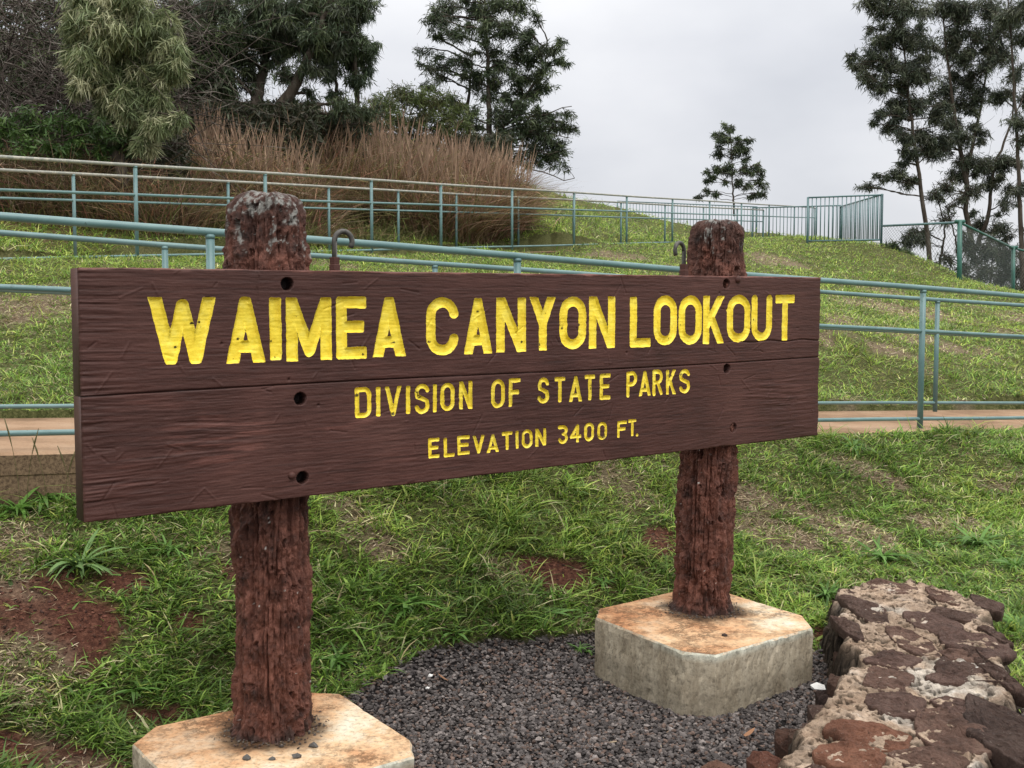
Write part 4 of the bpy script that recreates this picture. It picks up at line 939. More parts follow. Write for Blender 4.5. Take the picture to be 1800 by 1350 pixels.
V, Fs, c = grass(50000, 12., 40., .5, .16, .011, 2, '', '', lambda x, y: (strip_tw(x, y, UF0, UF1)[1] > -.4), 1.1); mb.add(V, Fs, c)
V, Fs, c = straw(120000, 6, 26., .35, .04, .006); mb.add(V, Fs, c)
o = mb.build('hill_grass', M['grass'], None, False); tag(o, 'yellow green grass covering the hillside above the lower path', 'grass', kind='stuff')

# weeds: rosettes with strap leaves
def weed(px, py, R0, nl, wid, lab, up=.5, D0=2.5, colr=(.10, .20, .04)):
    q = hit(px, py, D0); n = int(nl * 1.5)
    a = np.linspace(0, 2 * math.pi, n, endpoint=False) + rng.uniform(-.3, .3, n); el = rng.uniform(up * .5, up * 1.5, n)
    D = norm(np.stack([np.cos(a), np.sin(a), el + .15], 1)); C = np.stack([np.cos(a) * .1, np.sin(a) * .1, -rng.uniform(.25, .75, n) * (.4 + el)], 1)
    Wd = norm(np.stack([-np.sin(a), np.cos(a), rng.normal(0, .25, n)], 1)); L = R0 * rng.uniform(.35, 1.1, n); C = C + rng.normal(0, .12, (n, 3)); a += rng.normal(0, .5, n)
    V, Fs, per = strips(np.tile(q, (n, 1)) + rng.normal(0, .008, (n, 3)), D, C, Wd, L, wid * rng.uniform(.6, 1.6, n), 6, prof=[.35, .75, 1, 1, .85, .55, .08])
    col = np.repeat(np.array(colr) * rng.uniform(.7, 1.6, (n, 1)), per, 0)
    o = build('weed', V, Fs, M['grass'], None, col); tag(o, lab, 'weed', 'leafy weeds growing in the grass'); return o
weed(140, 1005, .26, 34, .013, 'big drooping strap-leaved weed over the bare red soil at left', .7, colr=(.11, .19, .06))
weed(712, 1070, .20, 36, .018, 'broad-leaved green rosette weed in the grass right of the left post', .6)
weed(845, 996, .11, 16, .014, 'small star-shaped weed left of the bare red soil patch', .35)
weed(590, 1165, .17, 34, .010, 'narrow-leaved weed tuft just behind the left footing', .7)
weed(1720, 960, .24, 40, .014, 'bright green weed clump on the lawn above the wall, rightmost large one', .5)
weed(1550, 985, .25, 44, .015, 'low spreading weed clump just above the far end of the wall', .4)
weed(1452, 1050, .19, 34, .012, 'weed tuft between the right footing and the wall end', .7)
weed(1640, 965, .13, 20, .012, 'small weed clump between the two larger ones above the wall', .4)
weed(1785, 1000, .18, 26, .013, 'weed at the right edge of the view beside the wall top', .8)
weed(1790, 1110, .16, 24, .013, 'weed hugging the right side of the stone wall', .8)
weed(1022, 1148, .09, 22, .007, 'tiny grass tuft at the left foot of the right footing', .9)
weed(1060, 1030, .12, 18, .010, 'small weed just left of the back corner of the right footing', .6)
weed(80, 880, .18, 30, .014, 'leafy weed in front of the path slab at the left edge', .9)
weed(30, 905, .20, 26, .016, 'weed with broad blades at the far left below the path slab', .9)
weed(300, 975, .14, 20, .009, 'narrow-leaved tuft beneath the left end of the sign board', .8)
weed(1500, 790, .20, 30, .012, 'grass tuft in front of the lower rail right of the sign board', 1.0, 5)
weed(1480, 760, .22, 26, .010, 'tall grass tuft at the right end of the sign board against the path', 1.4, 5)
weed(240, 1225, .12, 22, .010, 'small dark weed above the left footing corner', .5)
weed(800, 1120, .12, 18, .011, 'flat weed near the gravel edge midway between the footings', .35)
weed(960, 1085, .14, 22, .011, 'loose weed halfway from gravel to the bare soil patch', .5)
# seed stalks in front of the slab
for k, (px, py, h_) in enumerate([(36, 905, .42), (48, 900, .36), (84, 905, .34), (112, 910, .30), (128, 905, .3)]):
    q = hit(px, py); n = 3; P = []; 
    ln_ = q + np.array([0, 0, 1.]) * h_ * np.linspace(0, 1, 7)[:, None] + np.array([.06 * (1 if k % 2 else -1), 0, 0]) * (np.linspace(0, 1, 7) ** 2)[:, None]
    rad = np.array([.0016, .0015, .0014, .0012, .0012, .004, .0015])
    V, Fs = vtubes(ln_, rad, 5); o = build('seed_stalk', V, Fs, M['grass'], None, np.tile((.13, .12, .05), (len(V), 1)))
    tag(o, ['leftmost thin seed stalk in front of the path slab', 'second thin seed stalk from the left edge, before the slab', 'middle thin seed stalk in front of the path slab', 'thin seed stalk second nearest the sign end', 'thin seed stalk nearest the left end of the sign'][k], 'grass stalk', 'thin seed stalks before the path slab')
# fallen leaves
for k, (px, py, lab) in enumerate([(1098, 988, 'dry curled leaf beside the bare soil patch'), (787, 1209, 'dry leaf on the gravel next to the white pebbles'), (962, 1153, 'dry brown leaf at the gravel edge'), (1308, 1306, 'dry orange leaf on the gravel near the wall'), (470, 1018, 'dry leaf at the right side of the left post'), (928, 1073, 'dry leaf on the grass above the gravel')]):
    q = hit(px, py) + np.array([0, 0, .022]); a = rng.uniform(0, 3.14)
    V, Fs, per = strips(q[None], np.array([[math.cos(a), math.sin(a), .1]]), np.array([[0, .2, .15]]), norm(np.array([[-math.sin(a), math.cos(a), .3]])), np.array([.055]), np.array([.016]), 5)
    o = build('dry_leaf', V, Fs, M['reed'], None, np.tile((.36, .19, .11), (len(V), 1))); tag(o, lab, 'leaf', 'fallen dry leaves')

# ------------------------------------------------------------------ TREES
def limb_path(p0, p1, K=8, wob=.06, sag=0.0):
    t = np.linspace(0, 1, K)[:, None]; L = np.linalg.norm(p1 - p0)
    P = p0 + (p1 - p0) * t + np.array([0, 0, 1.]) * sag * L * (t * (1 - t))
    w = rng.normal(0, 1, (K, 3)) * wob * L / K; w[0] = 0; P = P + np.cumsum(w, 0) * (1 - np.abs(2 * t - 1) * .0)
    return P
def leaves_at(P, L0, W0, col, droop=.5, clump=.12, spread=1.0, seg=2):
    n = len(P); D = norm(rng.normal(0, 1, (n, 3)) + np.array([0, 0, -droop])); C = rng.normal(0, .22, (n, 3)) + np.array([0, 0, -.22])
    Wd = norm(np.cross(D, rng.normal(0, 1, (n, 3)))); L = L0 * rng.uniform(.6, 1.3, n); W_ = W0 * rng.uniform(.7, 1.3, n)
    V, Fs, per = strips(P, D, C, Wd, L, W_, seg, prof=[.25, 1, .15] if seg == 2 else [.25, 1, .9, .15])
    return V, Fs, np.repeat(col, per, 0)
def tree(name, label, cat, group, D, trunks, clumps, leafL, leafW, pal, dens=1.0, r0=.12, depth=1.0, droop=.6, base_py=None, bare_twigs=1.0, leaf_seg=2, mats=('leaf', 'bark')):
    tr = [np.array([at(px, py, D + dd) for px, py, dd in t]) for t in trunks]
    root = empty(name, tr[0][0], label, cat, group)
    wood = MB(); allp = []
    for i, t in enumerate(tr):
        # resample
        s = np.linspace(0, len(t) - 1, 26); Pt = np.stack([np.interp(s, np.arange(len(t)), t[:, k]) for k in range(3)], 1)
        Pt[1:-1] = (Pt[:-2] + Pt[1:-1] * 2 + Pt[2:]) / 4; Pt[1:] += rng.normal(0, .012, (25, 3))
        r = r0 * (.85 if i else 1) * np.linspace(1, .16, 26); V, Fs = vtubes(Pt, r, 9); wood.add(V, Fs); allp.append(Pt)
    AP = np.concatenate(allp); LP_, LC = [], []; tw_P, tw_R = [], []
    cl2 = []
    if name == 'young_tree': clumps = [(c[0] + rng.uniform(-5, 5), c[1] + rng.uniform(-6, 6), c[2] * rng.uniform(.8, 1.15)) for c in clumps]
    for cl in clumps:
        cl2.append((cl[0], cl[1], cl[2] * .92) + tuple(cl[3:]))
        if len(clumps) > 12 and cl[2] > 12:
            for q in range(2 if cl[2] > 24 else 1):
                a_ = rng.uniform(0, 6.28); cl2.append((cl[0] + math.cos(a_) * cl[2] * 1.0, cl[1] + math.sin(a_) * cl[2] * .85, cl[2] * rng.uniform(.25, .5)) + tuple(cl[3:]))
    for cl in cl2:
        px, py, rp = cl[:3]; dn = cl[3] if len(cl) > 3 else 1.0
        rw = rp / F * D; c = at(px, py, D + rng.uniform(-.7, .7) * depth * rw * 1.6)
        # limb from the trunk, starting lower than the clump
        dd = np.linalg.norm(AP - c, axis=1) + np.clip(AP[:, 2] - (c[2] - .3 * rw), 0, 9) * 3; s = AP[np.argmin(dd)]
        L = limb_path(s, c, 9, .22, .1); r = np.linspace(max(.012, r0 * .28), .010, 9); V, Fs = vtubes(L, r, 5); wood.add(V, Fs)
        nt_ = max(5, int(38 * dens ** .5 * (rw / .55) ** 1.6)); 
        v = norm(rng.normal(0, 1, (nt_, 3))) * (rng.random((nt_, 1)) ** .45) * rw * np.array([1.0, 1.0, .8])
        tips = c + v + np.array([0, 0, .0])
        st = L[rng.integers(5, 9, nt_)]
        K = 5; tt = np.linspace(0, 1, K)[None, :, None]
        TP = st[:, None, :] * (1 - tt) + tips[:, None, :] * tt + np.array([0, 0, 1.]) * (.25 * rw * tt * (1 - tt)) + rng.normal(0, .045 * rw, (nt_, K, 3)) * tt
        tw_P.append(TP); tw_R.append(np.tile(np.linspace(.009, .0035, K), (nt_, 1)) * (D / 25))
        # bare side twigs
        nb_ = int(nt_ * 1.2 * bare_twigs); ii = rng.integers(0, nt_, nb_); kk = rng.integers(2, K, nb_); s2 = TP[ii, kk]; e2_ = s2 + rng.normal(0, .38 * rw, (nb_, 3)); 
        T2 = s2[:, None, :] * (1 - tt) + e2_[:, None, :] * tt + rng.normal(0, .03 * rw, (nb_, K, 3)) * tt; tw_P.append(T2); tw_R.append(np.tile(np.linspace(.005, .0025, K), (nb_, 1)) * (D / 25))
        nl = int(29 * dens * dn)
        idx_ = np.repeat(np.arange(nt_), nl); f = rng.uniform(.45, 1.1, len(idx_))
        pos = st[idx_] * (1 - f[:, None]) + tips[idx_] * f[:, None] + rng.normal(0, 1, (len(idx_), 3)) * np.array([.14, .14, .11]) * rw
        LP_.append(pos); tipc = pal[rng.integers(0, len(pal), nt_)][idx_] * rng.uniform(.7, 1.35, (len(idx_), 1)); LC.append(tipc)
    V, Fs = vtubes(np.concatenate(tw_P), np.concatenate(tw_R), 3); wood.add(V, Fs)
    wood.build('trunk', M[mats[1]], root)
    V, Fs, c = leaves_at(np.concatenate(LP_), leafL, leafW, np.concatenate(LC), droop, seg=leaf_seg)
    build('crown', V, Fs, M[mats[0]], root, c)
    print(name, len(V))
    return root
DKG = np.array([(.055, .080, .040), (.075, .105, .050), (.042, .060, .034), (.11, .14, .065), (.06, .07, .045)])
KOA = np.array([(.055, .085, .042), (.075, .11, .055), (.045, .07, .04), (.10, .135, .065)])
PALE = np.array([(.20, .24, .115), (.29, .31, .17), (.11, .14, .065), (.46, .46, .29), (.15, .19, .085)])
OLV = np.array([(.085, .115, .03), (.11, .14, .04), (.06, .085, .026), (.09, .09, .04)])
GRY = np.array([(.055, .072, .045), (.085, .105, .065), (.038, .050, .036), (.12, .135, .085), (.07, .075, .05)])
GT = 'trees on the hill behind the railings'
tree('acacia_tree', 'pale sage green drooping acacia at upper left, lightest foliage in view', 'tree', GT, 15.5, [[(215, 330, 0), (205, 230, .3), (190, 120, .3), (200, -30, .2)]],
     [(150, 10, 48), (215, 0, 50), (255, 45, 42), (190, 50, 50), (225, 85, 48), (160, 90, 42), (275, 85, 34), (295, 112, 26), (200, 130, 44), (250, 140, 40), (280, 130, 26), (185, 165, 30), (225, 185, 38), (262, 170, 28), (300, 80, 24), (310, 105, 18), (150, 130, 34), (135, 100, 30), (235, 220, 28), (275, 212, 24), (300, 212, 20), (250, 245, 20), (140, 45, 32)],
     .145, .0145, PALE, 3.0, .10, .8, 1.3, leaf_seg=3, bare_twigs=.5)
tree('evergreen_shrub', 'deep green leafy shrub low at the far left under the bare branches', 'shrub', None, 15.5, [[(110, 330, 0), (110, 240, 0)]],
     [(15, 225, 40), (60, 215, 42), (105, 218, 40), (150, 225, 38), (190, 235, 34), (225, 250, 26), (40, 255, 36), (130, 255, 34), (90, 260, 34), (180, 262, 28), (-30, 240, 40)], .10, .026, np.array([(.05, .10, .025), (.07, .13, .03), (.04, .075, .022), (.09, .15, .04)]), 1.0, .05, .8, .0)
tree('koa_tree', 'dark wide evergreen tree right of the pale acacia, branching low over the dry grass', 'tree', GT, 21.0, [[(455, 240, 0), (450, 180, 0), (470, 90, .3), (500, -40, .6)], [(455, 235, .1), (400, 170, .4), (370, 60, .6), (350, -40, .4)], [(460, 235, -.1), (520, 150, -.3), (560, 60, -.4), (590, -40, 0)]],
     [(330, 20, 50), (380, 10, 50), (350, 80, 40), (410, 55, 50), (450, 10, 50), (460, 80, 40, .6), (490, 30, 50), (520, 80, 40, .8), (540, 15, 50), (590, 15, 46), (560, 60, 40), (390, 130, 40, .5), (440, 140, 45, .35), (350, 150, 40, .5), (500, 130, 35, .4), (320, 190, 45, .5), (380, 195, 45, .6), (540, 120, 34, .6), (430, 205, 40, .6), (490, 205, 35, .6), (630, -5, 40), (600, 50, 40), (570, 95, 34), (420, 100, 36), (330, 70, 40), (300, 130, 36), (470, 60, 40), (520, 45, 40), (610, 180, 30, .5), (550, 190, 34, .5), (650, 200, 28, .5)],
     .13, .020, DKG, 1.6, .17, 1.2, 1.0, bare_twigs=1.6)
tree('koa_tree', 'slim tree with drooping dark clumps between the wide evergreen and the open sky', 'tree', GT, 22.0, [[(628, 225, 0), (626, 130, 0), (620, 50, .1), (610, -30, .1)], [(590, 225, .4), (590, 120, .4), (580, 20, .3)]],
     [(600, 70, 34), (625, 75, 30), (645, 95, 26), (610, 110, 30), (655, 80, 16), (585, 130, 28, .8), (625, 140, 30, .9), (640, 20, 30), (600, 30, 34), (590, 165, 22, .8), (645, 120, 18), (570, 95, 28)],
     .13, .020, KOA, 1.4, .06, 1.0, 1.2, bare_twigs=1.5)
tree('bush', 'rounded olive green bush rising behind the dry grass left of the middle tree', 'bush', None, 24.0, [[(720, 260, 0), (720, 200, 0)]],
     [(640, 205, 34), (670, 185, 36), (705, 172, 34), (740, 172, 34), (775, 180, 34), (805, 200, 32), (690, 215, 38), (740, 215, 40), (785, 225, 36), (650, 225, 32), (820, 225, 24), (600, 225, 26)], .12, .022, OLV, 1.2, .05, 1.0, .0)
tree('koa_tree', 'middle tree with upright trunk and dark clumped crown standing against the grey sky', 'tree', GT, 27.0, [[(862, 290, 0), (860, 190, 0), (857, 90, 0), (850, -40, 0)], [(826, 280, .5), (823, 180, .5), (830, 100, .5)], [(862, 255, 0), (900, 200, 0), (950, 130, .2), (965, 90, .3)]],
     [(765, 40, 26), (790, 15, 32), (835, 15, 36), (880, 5, 36), (920, 10, 28), (800, 60, 30), (850, 55, 32), (740, 95, 18, .6), (755, 120, 20, .5), (870, 130, 26, .8), (895, 50, 34), (870, 95, 30, .7), (925, 75, 26), (905, 100, 30), (945, 95, 26), (975, 85, 20), (985, 105, 15), (955, 125, 24), (925, 140, 28), (900, 130, 24), (965, 150, 18), (815, 110, 30, .8), (780, 120, 28, .6), (840, 145, 30, .8), (940, 165, 18),
      (880, 200, 34), (915, 195, 30), (945, 215, 28), (975, 215, 22), (1000, 205, 16), (1008, 228, 14), (960, 245, 28), (985, 255, 22), (925, 235, 32), (890, 240, 30), (995, 275, 14), (970, 280, 22), (940, 270, 26), (860, 170, 26, .8), (830, 200, 28, .8), (755, 150, 24, .5), (790, 175, 26, .5)],
     .125, .023, DKG, 1.1, .09, 1.0, .3, bare_twigs=1.4)
tree('young_tree', 'small solitary young tree on the crest above the right sign post', 'tree', None, 42.0, [[(1291, 380, 0), (1287, 310, 0), (1284, 225, 0)]],
     [(1284, 226, 14), (1280, 245, 17), (1262, 250, 13), (1300, 250, 15), (1318, 252, 10), (1266, 272, 15), (1292, 272, 18), (1315, 275, 12), (1258, 290, 12), (1285, 297, 18), (1310, 300, 14), (1330, 288, 10), (1343, 300, 10), (1335, 312, 10), (1320, 325, 14), (1303, 320, 13), (1345, 328, 8), (1255, 312, 11), (1270, 325, 10), (1240, 340, 8), (1255, 338, 9), (1230, 345, 6), (1325, 345, 12), (1342, 346, 8), (1245, 300, 8)],
     .15, .034, DKG, .9, .045, 1.0, .2, bare_twigs=.3)
tree('tall_tree', 'tall slender tree left of the right-hand group, its crown leaning out over the picket fence', 'tree', 'tall trees behind the chain-link fence', 30.0, [[(1640, 500, 0), (1622, 360, 0), (1606, 240, 0), (1592, 120, 0), (1580, -40, 0)]],
     [(1525, 5, 28), (1560, 15, 34), (1600, 15, 38), (1580, 60, 34), (1615, 70, 38), (1545, 70, 28), (1500, 102, 17), (1525, 105, 26), (1560, 110, 34), (1520, 135, 22), (1550, 150, 28), (1595, 130, 34), (1630, 130, 36), (1575, 185, 28), (1610, 185, 34), (1562, 220, 26), (1590, 240, 28), (1620, 240, 32), (1645, 205, 32), (1600, 268, 22), (1640, 270, 26), (1535, 215, 8), (1665, 245, 24),
      (1575, 305, 22), (1595, 320, 18), (1550, 315, 14, .7), (1525, 325, 10, .7), (1510, 328, 7, .7)],
     .135, .024, GRY, 1.15, .075, 1.0, .5, bare_twigs=1.4)
tree('tall_tree', 'forked tall tree in the centre of the right-hand group, behind the chain-link fence', 'tree', 'tall trees behind the chain-link fence', 32.5, [[(1712, 460, 0), (1698, 370, 0), (1700, 300, 0), (1716, 230, 0), (1735, 130, 0), (1745, -40, 0)], [(1715, 440, .2), (1738, 380, .2), (1745, 300, .3), (1780, 210, .4), (1790, 100, .5)], [(1700, 330, 0), (1680, 220, -.2), (1665, 100, -.3), (1650, -30, -.3)]],
     [(1660, 10, 36), (1700, 15, 36), (1740, 15, 34), (1680, 60, 36), (1720, 70, 34), (1760, 55, 34), (1690, 105, 36), (1735, 115, 32), (1660, 160, 30), (1700, 150, 30), (1765, 100, 28), (1680, 185, 30), (1715, 175, 26), (1750, 170, 26), (1690, 240, 30), (1665, 260, 24), (1720, 230, 22), (1735, 290, 32), (1700, 285, 30), (1765, 285, 28), (1680, 310, 24), (1745, 320, 24), (1720, 395, 26, .7), (1755, 400, 26, .7), (1690, 350, 20, .5), (1770, 360, 22, .7)],
     .135, .024, GRY, 1.15, .09, 1.0, .5, bare_twigs=1.8)
tree('tall_tree', 'straight-trunked tall tree at the right edge of the photo', 'tree', 'tall trees behind the chain-link fence', 28.5, [[(1800, 520, 0), (1792, 380, 0), (1788, 240, 0), (1776, 60, 0), (1770, -40, 0)]],
     [(1790, 15, 30), (1765, 30, 28), (1800, 70, 30), (1785, 130, 26, .7), (1810, 170, 30), (1790, 215, 26), (1800, 245, 26), (1780, 335, 22, .8), (1805, 330, 24), (1815, 20, 30), (1810, 400, 24, .8)],
     .135, .024, GRY, 1.15, .075, 1.0, .5, bare_twigs=1.4)
tree('thicket_shrub', 'twiggy half-bare shrub growing behind the wire mesh at right', 'shrub', None, 31.0, [[(1740, 520, 0), (1745, 440, 0)], [(1690, 500, 0), (1680, 420, 0), (1660, 350, 0)], [(1650, 480, .5), (1662, 400, .4), (1640, 320, .3)]],
     [(1605, 415, 20), (1590, 425, 12), (1622, 425, 12), (1700, 430, 26, .5), (1735, 440, 28, .5), (1770, 450, 28, .6), (1690, 470, 24, .35), (1725, 480, 28, .5), (1765, 490, 28, .7), (1800, 480, 26, .7), (1665, 455, 20, .3), (1660, 475, 16, .4), (1640, 345, 16, .4), (1665, 330, 22, .35), (1660, 385, 24, .2), (1710, 340, 20, .3), (1790, 520, 24), (1750, 515, 24)],
     .17, .03, GRY, 1.1, .05, 1.0, .3, bare_twigs=6)
# crest plants beside the platform corner
tree('small_bush', 'small dark bush at the foot of the platform corner post', 'bush', None, 23.3, [[(1562, 445, 0), (1562, 430, 0)]], [(1558, 436, 9), (1568, 434, 8), (1580, 442, 9), (1592, 448, 7), (1552, 446, 7)], .16, .03, DKG, .8, .012, .6, -.4)
# bare branches at far left
root = empty('bare_brush', at(60, 330, 16.5), 'tangle of bare grey branches at the upper left corner', 'brush')
mb = MB(); K = 9; n = 1500
s0 = np.stack([at(px, py, D) for px, py, D in zip(rng.uniform(-60, 330, n), rng.uniform(-20, 300, n), rng.uniform(16, 19.5, n))])
dv = norm(np.stack([rng.normal(.25, .8, n), rng.normal(0, .5, n), rng.normal(.15, .55, n)], 1)); ln_ = rng.uniform(.4, 1.7, n)
tt = np.linspace(0, 1, K)[None, :, None]
curv = rng.normal(0, .30, (n, 3)) + np.array([0, 0, -.15])
P = s0[:, None] + ln_[:, None, None] * (dv[:, None] * tt + curv[:, None] * tt ** 2) + np.cumsum(rng.normal(0, .012, (n, K, 3)), 1)
mb.add(*vtubes(P, rng.uniform(.003, .011, n)[:, None] * np.linspace(1, .35, K)[None], 4, False))
for k in range(26):
    a = at(rng.uniform(-60, 240), rng.uniform(200, 330), 17.5); b_ = a + np.array([rng.normal(.6, 1.2), rng.normal(0, .5), rng.uniform(.8, 3)])
    mb.add(*vtubes(limb_path(a, b_, 14, .35, -.1), np.linspace(.035, .008, 14) * rng.uniform(.5, 1.1), 6))
mb.build('branch', M['dead'], root)
# undergrowth filling the dark slope behind the grass
def scatter_leaf_mass(name, label, cat, boxes, n, L, W_, pal, kind=None):
    P = []
    for (px0, px1, py0, py1, D0, D1) in boxes:
        k = n // len(boxes); P.append(np.stack([at(a, b_, c) for a, b_, c in zip(rng.uniform(px0, px1, k), rng.uniform(py0, py1, k), rng.uniform(D0, D1, k))]))
    P = np.concatenate(P); nn = fbm(P[:, 0] * 1.3, P[:, 1] * 1.3, P[:, 2] * 1.3, seed=300, oct=2); P = P[nn > -.25]
    V, Fs, c = leaves_at(P, L, W_, pal[rng.integers(0, len(pal), len(P))] * rng.uniform(.6, 1.4, (len(P), 1)), .3)
    o = build(name, V, Fs, M['leaf'], None, c); tag(o, label, cat, kind=kind)
tree('evergreen_tree', 'dark shaded evergreen at the far upper left, seen through the bare branches', 'tree', GT, 20.5, [[(40, 330, 0), (60, 200, 0), (50, 60, 0), (40, -40, 0)], [(300, 300, 0), (280, 180, 0), (260, 60, 0)]],
     [(x_ + rng.uniform(-12, 12), y_ + rng.uniform(-10, 10), 44) for x_ in range(-40, 400, 52) for y_ in (60, 105, 150, 195, 240)] + [(x_, 15, 36, .5) for x_ in (-20, 40, 100, 160, 300)],
     .16, .03, DKG * np.array([[1.0, 1.0, .9]]), 1.2, .12, .6, .6, bare_twigs=1.0)
scatter_leaf_mass('undergrowth', 'dark tangled undergrowth under the trees behind the dry grass', 'undergrowth', [(-60, 330, 235, 330, 16.5, 19), (320, 560, 180, 280, 20, 24), (420, 640, 200, 300, 21, 25), (600, 900, 235, 300, 24, 28)], 90000, .15, .03, np.array([(.035, .045, .02), (.05, .055, .03), (.07, .06, .04), (.03, .04, .02)]), 'stuff')

# ------------------------------------------------------------------ DRY REEDS
def reeds(n, area, L0, pal, wid, seed, plume=.25):
    xs_, ys_ = [], []
    P = []
    for (px0, px1, ya, yb, D0, D1, w) in area:
        k = int(n * w); a = rng.uniform(0, 1, k); D = rng.uniform(D0, D1, k) + (rng.random(k) < 0) * 0
        px = px0 + (px1 - px0) * a; x = (px - 900) / F * D; P.append(np.stack([x, D], 1))
    P = np.concatenate(P)
    # tussocks: every blade springs from one of the clump centres
    nc = max(30, n // 75); cen = P[rng.choice(len(P), nc, replace=False)]; ci_ = rng.integers(0, nc, len(P)); crad = rng.uniform(.10, .30, nc); chh = rng.uniform(.6, 1.15, nc); ccol = rng.uniform(.6, 1.35, (nc, 1)) * (1 + rng.normal(0, .07, (nc, 3)))
    off_ = rng.normal(0, 1, (len(P), 2)) * crad[ci_][:, None]; cx = cen[ci_] + off_
    x, y = cx[:, 0], cx[:, 1]; k = strip_tw(x, y, UF0, UF1)[1] > .25; x, y = x[k], y[k]; ci_ = ci_[k]; off_ = off_[k]; n = len(x); z = H(x, y)
    a = np.arctan2(off_[:, 1], off_[:, 0]) + rng.normal(0, .9, n); lean = rng.uniform(.03, .55, n) + .5 * rng.random(n) ** 4
    D = norm(np.stack([np.cos(a) * lean, np.sin(a) * lean, np.ones(n)], 1)); dr = rng.uniform(.15, 1.0, n)
    C = np.stack([np.cos(a) * dr * .75, np.sin(a) * dr * .75 , -dr * .6], 1); Wd = norm(np.stack([-np.sin(a), np.cos(a), rng.normal(0, .4, n)], 1))
    L = L0 * rng.uniform(.4, 1.15, n) * chh[ci_] * (1 + .25 * fbm(x * 1.1, y * 1.1, seed=seed + 5))
    V, Fs, per = strips(np.stack([x, y, z - .05], 1), D, C, Wd, L, wid * rng.uniform(.6, 1.4, n), 5, prof=[.8, 1, .9, .7, .5, .15])
    cc = pal[rng.integers(0, len(pal), n)] * rng.uniform(.55, 1.5, (n, 1)) * ccol[ci_]
    V_c = np.repeat(cc, per, 0); mb = MB(); mb.add(V, Fs, V_c)
    # broken and tangled stems
    k2 = n // 5; ii = rng.integers(0, n, k2); q = np.stack([x[ii], y[ii], z[ii] + L0 * rng.uniform(.15, .75, k2)], 1) + rng.normal(0, .12, (k2, 3)); Dq = norm(rng.normal(0, 1, (k2, 3)) * np.array([1, .6, .55]))
    V, Fs, per = strips(q, Dq, rng.normal(0, .3, (k2, 3)) + np.array([0, 0, -.2]), norm(np.cross(Dq, rng.normal(0, 1, (k2, 3)))), L0 * rng.uniform(.12, .45, k2), wid * rng.uniform(.5, 1.1, k2), 3, prof=[.7, 1, .8, .2])
    mb.add(V, Fs, np.repeat(cc[ii] * 1.1, per, 0))
    # upright plumes
    m_ = rng.random(n) < plume * .10; q = np.stack([x, y, z], 1)[m_]; k = len(q); L2 = L0 * rng.uniform(.85, 1.3, k); a = rng.uniform(0, 6.28, k)
    Dp = norm(np.stack([np.cos(a) * .16, np.sin(a) * .16, np.ones(k)], 1)); Cp = np.stack([np.cos(a) * .12, np.sin(a) * .12, -.05 + 0 * a], 1)
    V, Fs, per = strips(q, Dp, Cp, norm(np.stack([-np.sin(a), np.cos(a), 0 * a], 1)), L2, np.full(k, .028), 6, prof=[.12, .12, .12, .15, .8, 1.0, .1])
    mb.add(V, Fs, np.repeat(np.array([[.30, .21, .15]]) * rng.uniform(.7, 1.4, (k, 1)), per, 0))
    return mb
RP_ = np.array([(.30, .20, .13), (.38, .26, .17), (.20, .125, .085), (.46, .35, .24), (.21, .19, .09), (.37, .20, .14), (.14, .09, .065)])
GP_ = np.array([(.15, .17, .06), (.20, .19, .08), (.12, .14, .05), (.26, .20, .11)])
mb = reeds(38000, [(330, 560, 0, 0, 17.9, 20.0, .25), (520, 890, 0, 0, 20.4, 23.0, .75)], 1.45, np.concatenate([RP_, RP_, GP_]), .014, 400, .35)
o = mb.build('dry_reed_bank', M['reed'], None, False); tag(o, 'tall reddish brown dry grass bank behind the upper railing', 'dry grass', kind='stuff')
mb = reeds(9000, [(790, 895, 0, 0, 22.0, 23.8, 1.0)], 1.35, RP_, .013, 450, .3)
o = mb.build('dry_reed_end', M['reed'], None, False); tag(o, 'right end of the dry grass bank where it thins against the sky', 'dry grass', kind='stuff')
mb = reeds(15000, [(-60, 330, 0, 0, 15.1, 16.8, 1.0)], 1.0, np.concatenate([RP_ * .75, GP_ * .7]), .012, 500, .0)  # reed palettes darkened: shade under the shrubs painted into the blade colours
o = mb.build('dry_undergrowth_grass', M['reed'], None, False); tag(o, 'shaded brown dead grass under the shrubs at left behind the railings', 'dry grass', kind='stuff')
mb = reeds(9000, [(330, 560, 0, 0, 16.5, 18.2, .6), (560, 900, 0, 0, 18.5, 21.0, .4)], .55, GP_, .012, 550, 0)
o = mb.build('green_fringe_grass', M['reed'], None, False); tag(o, 'olive green grass fringe at the foot of the dry grass bank', 'grass', kind='stuff')

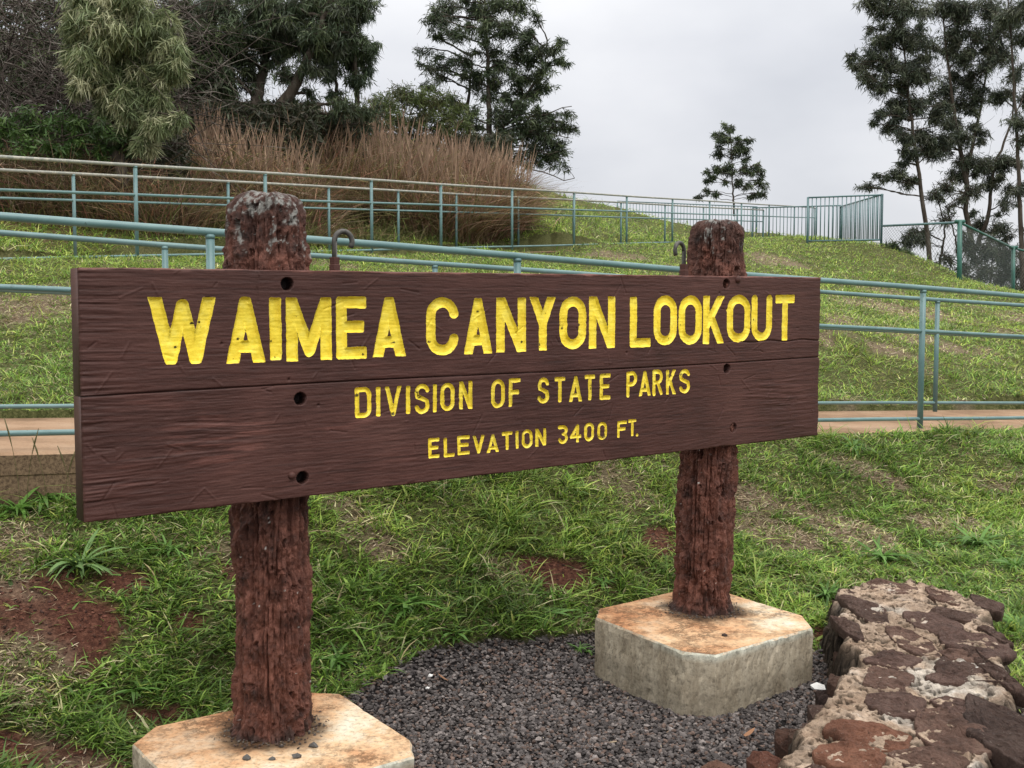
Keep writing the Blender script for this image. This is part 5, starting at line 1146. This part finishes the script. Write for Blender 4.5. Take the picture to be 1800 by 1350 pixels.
# ------------------------------------------------------------------ LIGHT
SUN_EL, SUN_AZ = math.radians(58), math.radians(150)   # azimuth clockwise from +Y (behind, to the right)
sd = bpy.data.lights.new('sun', 'SUN'); so = bpy.data.objects.new('sun', sd); COL.objects.link(so)
sd.energy = 1.3; sd.angle = math.radians(25); sd.color = (1, .965, .92)
dvec = Vector((math.sin(SUN_AZ) * math.cos(SUN_EL), math.cos(SUN_AZ) * math.cos(SUN_EL), math.sin(SUN_EL)))
so.rotation_euler = dvec.to_track_quat('Z', 'Y').to_euler(); so.location = (3, -5, 8)
w = bpy.data.worlds.new('World'); sc.world = w; w.use_nodes = True; nt = w.node_tree
bg = nt.nodes['Background']; bg.inputs['Strength'].default_value = .1
sky = nt.nodes.new('ShaderNodeTexSky'); sky.sky_type = 'NISHITA'; sky.sun_disc = False; sky.sun_elevation = SUN_EL; sky.sun_rotation = SUN_AZ
tc = nt.nodes.new('ShaderNodeTexCoord'); sx = nt.nodes.new('ShaderNodeSeparateXYZ'); nt.links.new(tc.outputs['Generated'], sx.inputs[0])
mp = nt.nodes.new('ShaderNodeMapping'); mp.inputs['Scale'].default_value = (1.4, 1.4, 2.6); nt.links.new(tc.outputs['Generated'], mp.inputs['Vector'])
cn = nt.nodes.new('ShaderNodeTexNoise'); cn.inputs['Scale'].default_value = 2.2; cn.inputs['Detail'].default_value = 5; cn.inputs['Roughness'].default_value = .5; nt.links.new(mp.outputs[0], cn.inputs['Vector'])
cl = ramp(nt, cn.outputs[0], [(.32, (5.6, 5.75, 6.15)), (.5, (6.45, 6.55, 6.9)), (.68, (7.3, 7.35, 7.6))])
el = ramp(nt, sx.outputs[2], [(0.0, g3(1.02)), (.25, g3(1.22)), (.55, (2.45, 2.4, 2.22)), (1.0, (3.85, 3.7, 3.4))])
col = mixc(nt, cl.outputs[0], el.outputs[0], 1.0, 'MULTIPLY')
col = mixc(nt, col, sky.outputs[0], .06)
nt.links.new(col, bg.inputs['Color'])
sc.view_settings.view_transform = 'Standard'; sc.view_settings.look = 'None'; sc.view_settings.exposure = 0.1; sc.view_settings.gamma = 1
sc.render.engine = 'CYCLES'; sc.render.resolution_x = 1024; sc.render.resolution_y = 768
